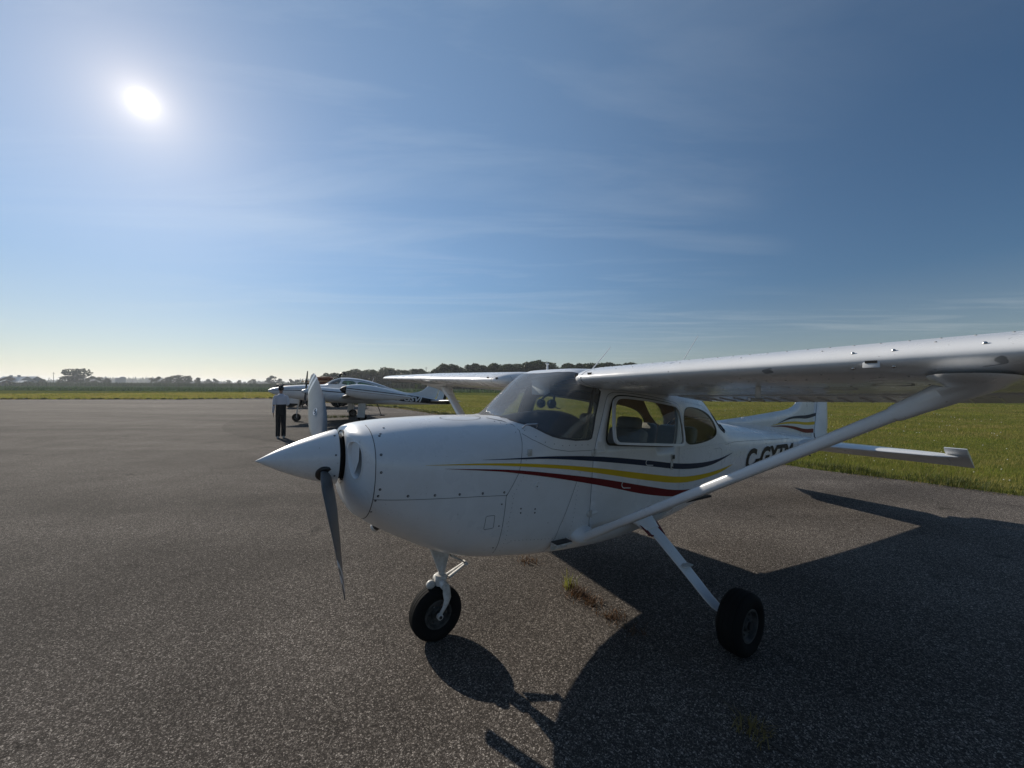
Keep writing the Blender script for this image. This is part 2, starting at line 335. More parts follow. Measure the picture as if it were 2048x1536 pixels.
def inside(P, poly):
    P = np.asarray(P); poly = np.asarray(poly); x, y = P[:, 0], P[:, 1]; r = np.zeros(len(P), bool)
    x0, y0 = poly[:, 0], poly[:, 1]; x1, y1 = np.roll(x0, -1), np.roll(y0, -1)
    for a, b, c, d in zip(x0, y0, x1, y1):
        if b == d: continue
        t = ((b > y) != (d > y)) & (x < (c - a) * (y - b) / (d - b) + a); r ^= t
    return r
def dens(poly, step=0.025, closed=True):
    out = []; n = len(poly)
    for i in range(n if closed else n - 1):
        p, q = np.array(poly[i], float), np.array(poly[(i + 1) % n], float); k = max(1, int(np.linalg.norm(q - p) / step))
        for j in range(k): out.append(tuple(p + (q - p) * j / k))
    if not closed: out.append(tuple(poly[-1]))
    return out
def chaikin(poly, it=2, closed=True):
    P = [np.array(p, float) for p in poly]
    for _ in range(it):
        Q = []; n = len(P)
        if not closed: Q.append(P[0])
        for i in range(n if closed else n - 1):
            p, q = P[i], P[(i + 1) % n]; Q += [p * .75 + q * .25, p * .25 + q * .75]
        if not closed: Q.append(P[-1])
        P = Q
    return [tuple(p) for p in P]
def to_psi(h, poly, closed=True): return [(a, h.psi(a, z)) for a, z in dens(poly, .025, closed)]
def cdt_fill(outer, holes, du, dv):
    """triangulate a 2-D region with inner sample points; returns points and triangles"""
    outer = dens(outer, .05); holes = [dens(h, .05) for h in holes]
    pts = []; edges = []
    for lp in [outer] + holes:
        b = len(pts); pts += lp; edges += [(b + i, b + (i + 1) % len(lp)) for i in range(len(lp))]
    B = np.array(pts); O = np.array(outer)
    g = np.array([(u, v) for u in np.arange(O[:, 0].min() + du / 2, O[:, 0].max(), du) for v in np.arange(O[:, 1].min() + dv / 2, O[:, 1].max(), dv)])
    if len(g):
        k = inside(g, O)
        for h in holes: k &= ~inside(g, h)
        g = g[k]
        if len(g):
            d = np.min(np.hypot((g[:, None, 0] - B[None, :, 0]) / du, (g[:, None, 1] - B[None, :, 1]) / dv), 1); g = g[d > .35]
        pts = pts + [tuple(p) for p in g]
    r = delaunay_2d_cdt([Vector(p) for p in pts], edges, [], 0, 1e-6)
    V = np.array([(v.x, v.y) for v in r[0]]); F = np.array(r[2])
    c = V[F].mean(1); k = inside(c, O)
    for h in holes: k &= ~inside(c, h)
    F = F[k]
    ar = np.abs(np.cross(V[F[:, 1]] - V[F[:, 0]], V[F[:, 2]] - V[F[:, 0]])); F = F[ar > 1e-9]
    u = np.unique(F); mp = -np.ones(len(V), int); mp[u] = np.arange(len(u))
    return V[u], mp[F]
def panel(name, h, outer, holes, material, parent, off=0.0, side=1, du=.05, dv=.09, thick=0.0, smooth=3.2):
    """side 1 port, -1 starboard, 0 both halves welded on the centre line; loops in (station, section angle)"""
    P, F = cdt_fill(outer, holes, du, dv)
    V = h.pt(P[:, 0], np.clip(P[:, 1], 0, PI), off)
    c = V[F].mean(1); n = np.cross(V[F[:, 1]] - V[F[:, 0]], V[F[:, 2]] - V[F[:, 0]])
    zc = h.ZC(c[:, 0]); outw = n[:, 1] * c[:, 1] + n[:, 2] * (c[:, 2] - zc) < 0
    F = np.where(outw[:, None], F[:, ::-1], F)
    if side == 0: V2 = V.copy(); V2[:, 1] *= -1; F = np.vstack([F, F[:, ::-1] + len(V)]); V = np.vstack([V, V2])
    if side == -1: V[:, 1] *= -1; F = F[:, ::-1]
    me = fast_mesh(name, AC(V), F[:, ::-1])
    if side == 0:
        bm = bmesh.new(); bm.from_mesh(me); bmesh.ops.remove_doubles(bm, verts=bm.verts, dist=2e-4); bm.to_mesh(me); bm.free()
    o = put(name, me, material, parent, smooth)
    if thick:
        s = o.modifiers.new('thickness', 'SOLIDIFY'); s.thickness = thick; s.offset = -1
    return o
def ribbon(mb, h, line, w=.004, off=.0012, side=1):
    """thin strip along a polyline given in (station, z) on the body"""
    line = dens(line, .03, False); P = np.array(line); T = np.gradient(P, axis=0); T /= np.linalg.norm(T, axis=1)[:, None] + 1e-9
    Nn = np.stack([-T[:, 1], T[:, 0]], 1) * w / 2
    A = [h.pt(a, h.psi(a, z), off) for a, z in P + Nn]; B = [h.pt(a, h.psi(a, z), off) for a, z in P - Nn]
    V = np.array(A + B); V[:, 1] *= side; n = len(P)
    return mb.add(V, [(i, i + 1, n + i + 1, n + i) for i in range(n - 1)])
def lace(mb, h, line, step, r=.006, side=1):
    """small screw heads along a line in (station, z)"""
    for a, z in dens(line, step, False):
        p = h.pt(a, h.psi(a, z)); q = h.pt(a, h.psi(a, z), .01); nrm = (q - p); nrm[1] *= side; p = p * [1, side, 1]
        mb.rev([(-.001, r), (.0015, r * .9), (.002, r * .3)], p, nrm, n=8)
    return mb
def naca(x, t=.112, m=.03, p=.4):
    yt = 5 * t * (.2969 * np.sqrt(x) - .126 * x - .3516 * x**2 + .2843 * x**3 - .1036 * x**4)
    yc = np.where(x < p, m / p**2 * (2 * p * x - x**2), m / (1 - p)**2 * ((1 - 2 * p) + 2 * p * x - x**2)); return yc, yt
def foil_ring(x0, x1, n=14, t=.112, m=.03):
    """closed section between two chord fractions: upper aft -> front -> lower aft"""
    x = x0 + (x1 - x0) * (1 - np.cos(np.linspace(0, PI, n))) / 2 if x0 <= 0 else np.linspace(x0, x1, max(4, n // 2))
    yc, yt = naca(np.maximum(x, 0), t, m)
    if x0 > 0:
        mid = [(x0 - .012, yc[0])]
        return [(a, b) for a, b in zip(x[::-1], (yc + yt)[::-1])] + mid + [(a, b) for a, b in zip(x, yc - yt)]
    return [(a, b) for a, b in zip(x[::-1], (yc + yt)[::-1])] + [(a, b) for a, b in zip(x[1:], (yc - yt)[1:])]

# ------------------------------------------------------------------ the white single-engine aeroplane
AX = empty('light_aeroplane', Matrix.Translation((-.5457, 2.8888, 0)) @ (rot('Z', .590624) @ rot('Y', .030228) @ rot('X', -.004928)).to_4x4() @ Matrix.Translation((.18, 0, 0)))
tag(AX, 'white high-wing single-propeller aeroplane with blue, yellow and red side stripes, nearest the camera', 'aeroplane')
W_ = M['white']
# panel lines traced on the hull, (station, height)
SEAM_FW = [(.05, 1.6495), (.086, 1.639), (.167, 1.621), (.212, 1.596), (.232, 1.56), (.218, 1.481), (.205, 1.431), (.166, 1.282), (.116, 1.201), (.066, 1.128), (.056, .968), (.052, .86), (.056, .701)]
RING_A = -.785
SPLIT = [(RING_A, 1.188), (-.433, 1.168), (-.13, 1.150), (.066, 1.136)]
DOOR = chaikin([(1.0, .76), (.85, .77), (.838, .95), (.85, 1.15), (.863, 1.38), (.916, 1.557), (.99, 1.78), (1.03, 1.85), (1.15, 1.868), (1.593, 1.838), (1.9, 1.795), (2.02, 1.765), (2.05, 1.62), (2.035, 1.5), (2.005, 1.335), (2.02, 1.0), (2.02, .80), (1.93, .76)], 2)
DWIN = chaikin([(1.10, 1.432), (1.0, 1.44), (1.005, 1.55), (1.045, 1.73), (1.09, 1.82), (1.19, 1.838), (1.55, 1.81), (1.86, 1.775), (1.965, 1.745), (1.975, 1.62), (1.955, 1.45), (1.93, 1.38), (1.82, 1.383)], 2)
RWIN = chaikin([(2.12, 1.735), (2.25, 1.745), (2.48, 1.715), (2.66, 1.655), (2.77, 1.56), (2.80, 1.48), (2.72, 1.425), (2.5, 1.39), (2.28, 1.378), (2.16, 1.385), (2.10, 1.45), (2.09, 1.65)], 2)
WS_BASE = [(.16, 1.66), (.195, 1.647), (.258, 1.615), (.32, 1.596), (.36, 1.573), (.408, 1.546), (.465, 1.522), (.531, 1.506), (.672, 1.487), (.80, 1.486), (.834, 1.495)]
WS_POST = [(.852, 1.56), (.875, 1.676), (.918, 1.80), (.945, 1.87)]
f = FUS
WS = [(.10, PI + .3), (.13, PI)] + to_psi(f, WS_BASE[1:], False) + to_psi(f, WS_POST, False) + [(.895, f.psi(.895, 1.95)), (.82, f.psi(.82, 1.995)), (.74, PI - .50), (.71, PI - .3), (.70, PI), (.70, PI + .3)]
BACK = [(2.52, PI + .3), (2.52, PI - .05), (2.55, PI - .55), (2.62, PI - .70), (2.80, PI - .86), (2.97, PI - .97), (3.06, PI - .98), (3.12, PI - .90), (3.14, PI - .7), (3.14, PI + .3)]
def top_edge(a0, a1): return [(a, PI) for a in np.arange(a0, a1, .05)]
seam_psi = to_psi(f, SEAM_FW, False)
skin_outer = [(.045, PI)] + seam_psi + [(.056, .6), (.058, 0)] + [(a, 0) for a in np.arange(.1, 6.85, .1)] + [(6.85, t) for t in np.linspace(0, PI, 14)] + [(a, PI) for a in np.arange(6.8, .06, -.05)]
door_psi = to_psi(f, DOOR); dwin_psi = to_psi(f, DWIN); rwin_psi = to_psi(f, RWIN)
skin = panel('fuselage_skin', f, skin_outer, [WS, BACK, door_psi, rwin_psi], W_, AX, side=0)
split_psi = to_psi(f, SPLIT, False)
up_seam = [p for p in seam_psi if p[1] > split_psi[-1][1]]; lo_seam = [p for p in seam_psi if p[1] <= split_psi[-1][1]]
ring_up = [(RING_A, t) for t in np.linspace(split_psi[0][1], PI, 24)][1:]
ring_lo = [(RING_A, t) for t in np.linspace(0, split_psi[0][1], 20)][:-1]
panel('upper_cowl', f, split_psi + up_seam[::-1] + [(.045, PI)] + [(a, PI) for a in np.arange(.0, RING_A + .02, -.06)] + ring_up[::-1], [], W_, AX, side=0)
panel('lower_cowl', f, split_psi[::-1] + ring_lo[::-1] + [(a, 0) for a in np.arange(RING_A + .04, .05, .06)] + [(.058, 0), (.056, .6)] + lo_seam[::-1], [], W_, AX, side=0)
for sd in (1, -1):
    dr = panel('cabin_door', f, door_psi, [dwin_psi], W_, AX, off=.003, side=sd, thick=.02)
    mb = MB(); ribbon(mb, f, DOOR + DOOR[:1], .007, .002, sd); mb.obj('door_gap', M['seam'], dr, ac=True)
    mb = MB(); ribbon(mb, f, DWIN + DWIN[:1], .020, .0035, sd); mb.obj('window_seal', M['plastic'], dr, ac=True)
    panel('rear_side_window', f, rwin_psi, [], M['side_glass'], AX, off=-.004, side=sd)
    mb = MB(); ribbon(mb, f, RWIN + RWIN[:1], .010, .002, sd); mb.obj('rear_window_seal', M['plastic'], AX, ac=True)
    # hinged window: port one swung out at the bottom, starboard one shut
    top = 1.83; sw = math.radians(13 if sd == 1 else 0)
    C = np.array(DWIN).mean(0); inner = [tuple(C + (np.array(p) - C) * [.955, .90]) for p in DWIN]
    def swing(a, z, push=0.0):
        l = f.width(a, min(z, 1.84)) + .006 + push; d = top - z
        return (a, sd * (l + d * math.sin(sw)), top - d * math.cos(sw) - 0.0)
    fr = MB(); n = len(DWIN)
    V = [swing(a, z, .008) for a, z in DWIN] + [swing(a, z, .008) for a, z in inner] + [swing(a, z, -.012) for a, z in DWIN] + [swing(a, z, -.012) for a, z in inner]
    Fq = []
    for i in range(n):
        j = (i + 1) % n
        Fq += [(i, j, n + j, n + i), (2 * n + i, 3 * n + i, 3 * n + j, 2 * n + j), (i, 2 * n + i, 2 * n + j, j), (n + i, n + j, 3 * n + j, 3 * n + i)]
    fr.add(V, Fq); wf = fr.obj('window_frame', M['white2'], dr, ac=True)
    pane = MB(); pane.add([swing(a, z, -.002) for a, z in inner], [list(range(n))]); pane.obj('window_pane', M['side_glass'], wf, ac=True, smooth=None)
    # hinges
    for (a, z, ln) in ((.865, 1.381, .15), (.842, .905, .10)):
        y = f.width(a, z) * sd; h_ = MB(); h_.ell((a + ln * .42, y, z), (ln * .55, .010, .017)); h_.obj('door_hinge', W_, dr, ac=True)
        h_ = MB(); h_.ell((a - .012, y, z), (.022, .012, .026)); h_.tube([(a + .01, y + sd * .008, z - .03), (a + .01, y + sd * .008, z + .03)], .006); h_.obj('hinge_pin', M['gear_white'], dr, ac=True)
    y = f.width(1.9, 1.27) * sd; h_ = MB(); h_.box((1.90, y + sd * .006, 1.275), (.055, .012, .06), bev=.004); h_.box((1.885, y + sd * .006, 1.20), (.035, .010, .08), bev=.004); h_.obj('door_handle', M['gear_white'], dr, ac=True)
    h_ = MB(); h_.box((1.90, y + sd * .014, 1.28), (.034, .006, .035), bev=.002); h_.obj('door_latch', M['dark_metal'], dr, ac=True); h_ = MB(); h_.rev([(0, .009), (.004, .007), (.004, 0.001)], (1.885, y + sd * .012, 1.185), (0, sd, 0), n=12); h_.obj('door_lock', M['dark_metal'], dr, ac=True)
panel('windshield', f, WS[1:-1] + [(.6, PI), (.5, PI), (.4, PI), (.3, PI), (.2, PI)], [], M['glass'], AX, off=-.002, side=0)
panel('rear_window', f, BACK[1:-1] + [(a, PI) for a in (3.14, 3.0, 2.9, 2.8, 2.7, 2.6)], [], M['side_glass'], AX, off=-.003, side=0)
mb = MB()
for sd in (1, -1):
    ribbon(mb, f, WS_BASE, .012, .002, sd); ribbon(mb, f, [(.834, 1.495)] + WS_POST, .014, .002, sd)
tag(mb.obj('windshield_seal', M['seam'], AX, ac=True), kind='stuff')
mb = MB()
for sd in (1, -1):
    for w_ in range(len(BACK) - 3):
        (a0, t0), (a1, t1) = BACK[w_ + 1], BACK[w_ + 2]
        mb.tube([f.pt(a0, t0, .002) * [1, sd, 1], f.pt(a1, t1, .002) * [1, sd, 1]], .007, 6)
tag(mb.obj('rear_window_frame', M['plastic'], AX, ac=True), kind='stuff')
# panel gaps, screws and the skirt strip below the windshield
mb = MB()
for sd in (1, -1):
    ribbon(mb, f, SEAM_FW, .0032, .0012, sd); ribbon(mb, f, SPLIT, .0028, .0012, sd)
    ribbon(mb, f, [(RING_A, z) for z in np.linspace(1.006, 1.6, 40)], .0038, .0012, sd)
    ribbon(mb, f, [(-.072, 1.012), (-.018, 1.012), (-.014, 1.006), (-.014, .93), (-.020, .922), (-.078, .920), (-.084, .928), (-.078, 1.006), (-.072, 1.012)], .003, .0012, sd)
    ribbon(mb, f, [(.24, 1.54), (.30, 1.50), (.45, 1.43), (.60, 1.405), (.85, 1.40)], .003, .0012, sd)
    ribbon(mb, f, [(.70, 1.19), (.55, .85), (.50, .62)], .003, .0012, sd)
    ribbon(mb, f, [(.84, .90), (.85, .80), (.90, .73), (1.0, .69)], .003, .0012, sd)
    ribbon(mb, f, [(2.70, 1.30), (2.85, 1.305), (2.90, 1.28), (2.905, 1.10)], .003, .0012, sd)
    ribbon(mb, f, [(3.0, 1.33), (3.3, 1.34), (5.4, 1.27)], .003, .0012, sd)
    ribbon(mb, f, [(5.55, 1.02), (5.56, 1.3)], .003, .0012, sd); ribbon(mb, f, [(5.75, 1.02), (5.76, 1.3)], .003, .0012, sd); ribbon(mb, f, [(5.95, 1.02), (5.96, 1.28)], .003, .0012, sd)
tag(mb.obj('panel_gaps', M['seam'], AX, ac=True), kind='stuff')
mb = MB()
for sd in (1, -1):
    lace(mb, f, [(-.76, 1.21), (.05, 1.158)], .155, .0085, sd)
    lace(mb, f, [(-.745, 1.55), (-.755, 1.45), (-.755, 1.25)], .085, .008, sd); lace(mb, f, [(-.70, 1.59), (-.735, 1.56)], .05, .007, sd)
    lace(mb, f, [(-.80, 1.02), (-.775, 1.10), (-.77, 1.18)], .045, .007, sd)
    lace(mb, f, [(.035, 1.08), (.028, .93), (.03, .76)], .105, .006, sd)
    lace(mb, f, [(.27, 1.56), (.40, 1.48), (.55, 1.45), (.80, 1.445)], .055, .0035, sd)
    lace(mb, f, [(.10, 1.62), (.17, 1.60), (.20, 1.55)], .035, .0035, sd)
    for a, z in ((.31, 1.012), (.31, .985), (.19, 1.03), (.19, 1.0), (.32, 1.17)): lace(mb, f, [(a, z), (a + .001, z)], .1, .006, sd)
tag(mb.obj('cowl_screws', M['screw'], AX, ac=True), kind='stuff')
mb = MB()
for sd in (1, -1):
    for ln_ in ([(.24, 1.40), (.20, 1.25), (.13, 1.14), (.10, .95), (.10, .72)], [(.76, 1.40), (.70, 1.10), (.66, .80)], [(2.10, 1.33), (2.10, .80)], [(2.60, 1.36), (2.62, .85)], [(3.15, 1.45), (3.15, .85)], [(3.75, 1.40), (3.75, .92)], [(4.4, 1.36), (4.4, .95)], [(5.05, 1.30), (5.05, .99)], [(2.15, 1.34), (3.1, 1.35), (5.5, 1.26)], [(.15, .80), (.8, .72), (1.6, .72), (2.6, .82), (5.4, 1.02)], [(2.08, 1.80), (2.5, 1.76), (2.75, 1.66)]):
        lace(mb, f, ln_, .032, .0028, sd)
tag(mb.obj('fuselage_rivets', M['rivet'], AX, ac=True), kind='stuff')
mb = MB(); p = f.pt(.325, f.psi(.325, 1.18)); mb.rev([(0, .028), (.004, .026), (.004, .021), (.001, .019), (.001, .001)], p, (0, 1, 0), n=20); mb.obj('static_port', W_, AX, ac=True)
mb = MB(); p = f.pt(.262, f.psi(.262, 1.412)); mb.box(p + [0, .004, 0], (.035, .016, .05), bev=.005); mb.obj('air_cup', M['gear_white'], AX, ac=True)
mb = MB(); a_, b_ = f.pt(.262, f.psi(.262, 1.575)), f.pt(.352, f.psi(.352, 1.58)); mb.tube([a_, a_ + [.004, .025, .022], a_ + [.014, .034, .030], b_ + [-.014, .034, .030], b_ + [-.004, .025, .022], b_], .0055, 8); mb.obj('grab_handle', M['steel'], AX, ac=True)
# oil door on top of the cowl
mb = MB()
lo = [(-.12 + .16 * math.cos(t), PI - .30 + .16 * math.sin(t)) for t in np.linspace(0, 2 * PI, 28)]
P_ = np.array([f.pt(a, t, .0015) for a, t in lo]); Q_ = np.array([f.pt(-.12 + (a + .12) * .97, PI - .30 + (t - PI + .30) * .96, .0015) for a, t in lo]); mb.add(np.vstack([P_, Q_]), [(i, i + 1, 28 + i + 1, 28 + i) for i in range(27)]); mb.obj('oil_door_gap', M['seam'], AX, ac=True)

# side stripes
def stripe(name, upper, lower, m):
    poly = chaikin(upper, 2, False) + chaikin(lower, 2, False)[::-1]
    for sd in (1, -1): panel(name, f, to_psi(f, poly), [], m, AX, off=.0042, side=sd, du=.06, dv=.10)
stripe('blue_stripe', [(-.114, 1.385), (.17, 1.378), (.43, 1.380), (.88, 1.354), (1.5, 1.279), (2.01, 1.203), (2.52, 1.176), (2.88, 1.191), (3.2, 1.228)], [(-.114, 1.384), (.17, 1.370), (.43, 1.362), (.88, 1.314), (1.5, 1.230), (2.01, 1.150), (2.52, 1.126), (2.88, 1.167), (3.2, 1.226)], M['navy'])
stripe('yellow_stripe', [(-.50, 1.376), (-.13, 1.364), (.165, 1.345), (.525, 1.310), (.885, 1.262), (1.5, 1.160), (2.01, 1.078), (2.42, 1.060), (2.89, 1.070), (3.2, 1.096)], [(-.50, 1.375), (-.13, 1.354), (.165, 1.324), (.525, 1.284), (.885, 1.222), (1.5, 1.102), (2.01, 1.018), (2.42, 1.013), (2.89, 1.035), (3.2, 1.094)], M['yellow'])
stripe('red_stripe', [(-.376, 1.347), (.015, 1.315), (.162, 1.298), (.435, 1.258), (.941, 1.172), (1.5, 1.052), (2.02, .946), (2.5, .93), (3.1, .99)], [(-.376, 1.346), (.015, 1.302), (.162, 1.276), (.435, 1.228), (1.0, 1.104), (1.5, .975), (2.04, .884), (2.5, .885), (3.1, .988)], M['red'])
mb = MB()     # white curls that break the blue and red stripes
for (a, z, r) in ((1.50, 1.255, .024), (1.20, 1.095, .030)):
    c = [(a + .03 + r * math.cos(t) * 1.3, z + r * math.sin(t)) for t in np.linspace(PI * .45, PI * 1.55, 12)]
    c = c + [(a + .10, z - r * 1.25)]
    mb = MB(); ribbon(mb, f, c, .007, .0062, 1); mb.obj('stripe_curl', M['white2'], AX, ac=True)
def text_on(name, txt, m, parent, place, size=1.0, shear=0.0, xs=1.0, bold=0.0, maxlen=.04):
    cu = bpy.data.curves.new(name, 'FONT'); cu.body = txt; cu.size = size; cu.shear = shear; cu.offset = bold; cu.resolution_u = 3
    o = bpy.data.objects.new(name + '_tmp', cu); COL.objects.link(o)
    me = bpy.data.meshes.new_from_object(o.evaluated_get(bpy.context.evaluated_depsgraph_get())); bpy.data.objects.remove(o); bpy.data.curves.remove(cu)
    bm = bmesh.new(); bm.from_mesh(me); bmesh.ops.triangulate(bm, faces=bm.faces)
    for v in bm.verts: v.co.x *= xs
    for _ in range(6):
        long = [e for e in bm.edges if e.calc_length() > maxlen]
        if not long: break
        bmesh.ops.subdivide_edges(bm, edges=long, cuts=1); bmesh.ops.triangulate(bm, faces=bm.faces)
    for v in bm.verts: v.co = Vector(place(v.co.x, v.co.y))
    bm.to_mesh(me); bm.free(); me.name = name; me.materials.clear()
    return put(name, me, m, parent, None)
def on_fus(x, y):
    a, z = 3.60 + x, .985 + y - .015 * x; p = f.pt(a, f.psi(a, z), .004); return (p[0], -p[1], p[2])
bpy.context.view_layer.update()
text_on('registration_letters', 'C-GYTM', M['black'], AX, on_fus, size=.335, shear=.28, xs=1.47, bold=.014)

# nose bowl with two air inlets
fz = lambda a, t, off=0: f.pt(a, t, off)
FACE = -.900
def dish(l): return .42 * max(0.0, abs(l) - .17) ** 1.05
wgt = (0, .30, .55, .76, .90, .975, 1.0)
rings = []
full = [f.pt(RING_A, t) for t in np.linspace(0, PI, 41)]
for i in range(7):
    k = (0, .006, .014, .025, .038, .052, .066)[i]
    r = []
    for p in full:
        d = np.array([0, p[1], p[2] - 1.385]); ln = np.linalg.norm(d[1:]); dn = d / ln
        kk = k * (1.0 + .35 * max(0, dn[2])**2 + 2.9 * max(0, -dn[2])**1.5)            # the chin slopes back more
        q = np.array([0, 0, 1.385]) + d * (1 - kk / ln); fa = FACE + dish(q[1]); q[0] = RING_A + (fa - RING_A) * wgt[i]
        r.append(q)
    r += [q * [1, -1, 1] for q in r[-2:0:-1]]
    rings.append(r)
mb = MB(); mb.loft(rings, cap=False)
nb = mb.obj('nose_bowl', W_, AX, ac=True, smooth=3.2)
front = [(q[1], q[2]) for q in rings[-1]]
inl = chaikin([(.200, 1.505), (.27, 1.515), (.325, 1.475), (.338, 1.39), (.325, 1.32), (.285, 1.288), (.240, 1.31), (.215, 1.36), (.195, 1.43)], 2); inr = [(-x, z) for x, z in inl]
hole = [(.168 * math.cos(t), 1.39 + .160 * math.sin(t)) for t in np.linspace(0, 2 * PI, 32, endpoint=False)]
P, Fc = cdt_fill(front, [inl, inr, hole], .03, .03)
obj('nose_face', AC([(FACE + dish(x), x, z) for x, z in P]), Fc, W_, nb, 3.2)
for lp in (inl, inr):
    n = len(lp); c = np.array(lp).mean(0); V = []
    for da, sc_ in ((.001, 1.06), (-.006, 1.02), (-.003, .985), (.03, .96), (.11, .95)):
        V += [(FACE + dish(p[0]) + da, *(c + (np.array(p) - c) * sc_)) for p in lp]
    mb = MB(); mb.add(V, [(r * n + i, r * n + (i + 1) % n, (r + 1) * n + (i + 1) % n, (r + 1) * n + i) for r in range(4) for i in range(n)]); mb.obj('inlet_lip', W_, nb, ac=True, smooth=3.2)
    mb = MB(); mb.add([(FACE + dish(p[0]) + .10, *p) for p in lp], [list(range(n))]); mb.obj('inlet_shade_backing', M['inside'], nb, ac=True, smooth=None)  # black sheet stands in for the shaded depth behind the inlet
    s_ = 1 if c[0] > 0 else -1; mb = MB(); mb.add([(FACE + .022, s_ * .19, 1.52), (FACE + .050, s_ * .300, 1.52), (FACE + .050, s_ * .292, 1.40), (FACE + .040, s_ * .255, 1.33), (FACE + .022, s_ * .19, 1.30)], [(0, 1, 2, 3, 4)]); mb.obj('baffle_plate', M['white2'], nb, ac=True, smooth=None)
mb = MB(); mb.rev([(-.002, .17), (.05, .16), (.09, .13), (.09, .01)], (FACE, 0, 1.39), (1, 0, 0), 32); mb.obj('crankshaft_recess', M['inside'], nb, ac=True)  # recess coloured black for the shaded gap behind the spinner

# spinner and propeller
HUB = np.array((-1.0, 0, 1.39)); PHI = -.9776
t = np.linspace(0, 1, 22); rr = .174 * (.62 * t + .38 * (1 - (1 - t)**2.2))
mb = MB(); mb.rev([(-1.362 + .425 * x, max(r, .0015)) for x, r in zip(t, rr)] + [(-.932, .174), (-.930, .168), (-.930, .01)], (0, 0, 1.39), (1, 0, 0), 40)
sp = mb.obj('spinner', W_, AX, ac=True, smooth=1.0)
mb = MB()
for k in range(8):
    th = 2 * PI * k / 8 + .2; mb.rev([(-.001, .006), (.002, .005), (.002, .001)], (-.955, .1735 * math.cos(th), 1.39 + .1735 * math.sin(th)), (0, math.cos(th), math.sin(th)), 8)
tag(mb.obj('spinner_screws', M['screw'], sp, ac=True), kind='stuff')
mb = MB(); mb.rev([(-.02, .165), (-.02, .14), (.02, .14)], (-.925, 0, 1.39), (1, 0, 0), 32); mb.obj('spinner_bulkhead', M['inside'], sp, ac=True)
pr = empty('propeller', parent=AX)
for s_ in (1, -1):
    er = np.array((0, math.sin(PHI), math.cos(PHI))) * s_; et = np.cross(er, (1.0, 0, 0)); ea = np.array((1.0, 0, 0))
    rad = np.array([.10, .15, .20, .27, .36, .46, .56, .66, .74, .80, .805, .835, .84, .87, .875, .905, .91, .93, .947, .956])
    ch = np.interp(rad, [.10, .16, .25, .40, .55, .75, .88, .935, .956], [.075, .088, .145, .205, .215, .185, .140, .088, .02])
    be = np.radians(np.interp(rad, [.10, .25, .45, .7, .956], [44, 36, 26, 19, 14])); th = np.interp(rad, [.10, .2, .4, .7, .956], [.052, .036, .022, .012, .004])
    sg = 1 if s_ == 1 else 1
    rings = []
    for r, c, b, tt in zip(rad, ch, be, th):
        cd = math.sin(b) * ea + math.cos(b) * (et if np.dot(et, (0, .56, .83)) * s_ > 0 else -et); nn = np.cross(cd, er)
        rings.append([HUB + er * r + cd * (c * (.5 * math.cos(q))) + nn * (tt * .5 * math.sin(q)) for q in np.linspace(0, 2 * PI, 16, endpoint=False)])
    mb = MB(); mb.loft(rings); bl = mb.obj('blade', M['blade'], pr, ac=True, smooth=1.2, weld=0)
    bl.data.materials.append(M['white2'])
    for pg in bl.data.polygons:
        rc = np.linalg.norm(np.array(pg.center[:]) * [1, -1, 1] * [0, 1, 1] - HUB * [0, 1, 1])
        if .802 < rc < .838 or .872 < rc < .908: pg.material_index = 1
    mb = MB(); mb.rev([(.085, .05), (.125, .058), (.150, .058), (.158, .050), (.158, .02)], HUB, er, 24); mb.obj('blade_cuff', M['plastic'], bl, ac=True)
    if s_ == 1:
        # maker's oval sticker on the blade face
        r0, c0 = .47, .0; b = np.radians(np.interp(r0, [.25, .45, .7], [44, 33, 24])); cd = math.sin(b) * ea + math.cos(b) * et * (1 if np.dot(et, (0, .56, .83)) > 0 else -1); nn = np.cross(cd, er)
        if np.dot(nn, (-.39, 2.7, .43)) < 0: nn = -nn
        o0 = HUB + er * r0 + nn * .0125; mb = MB(); mb.add([o0 + er * .034 * math.cos(q) + cd * .021 * math.sin(q) for q in np.linspace(0, 2 * PI, 20, endpoint=False)], [list(range(20))]); st = mb.obj('blade_sticker', M['white2'], bl, ac=True, smooth=None)
        mb = MB(); o1 = o0 + nn * .001; mb.tube([o1 + er * .020 + cd * .010, o1 + er * .012 - cd * .008, o1 + cd * .004, o1 - er * .012 + cd * .010, o1 - er * .020 - cd * .008], .003, 5); mb.obj('sticker_mark', M['navy'], st, ac=True)
mb = MB(); mb.rev([(-.06, .07), (.06, .07), (.06, .01)], HUB, (1, 0, 0), 24); mb.obj('hub', M['dark_metal'], pr, ac=True)
a_, d_ = np.array((-.43, -.30, .89)), np.array((-.11, -.165, -.155))
mb = MB(); mb.tube([a_, a_ + d_ * .6, a_ + d_], .036, 16, cap=False); ex = mb.obj('exhaust_pipe', M['dark_metal'], AX, ac=True)
mb = MB(); mb.rev([(-.012, .0375), (0, .0385), (.012, .0375)], a_ + d_ * .97, d_, 16); mb.obj('lit_pipe_rim', M['gear_white'], ex, ac=True)  # white ring paints in the sunlit edge of the pipe
mb = MB(); mb.rev([(0, .001), (0, .034)], a_ + d_ * .85, d_, 14); mb.obj('exhaust_opening', M['inside'], ex, ac=True)

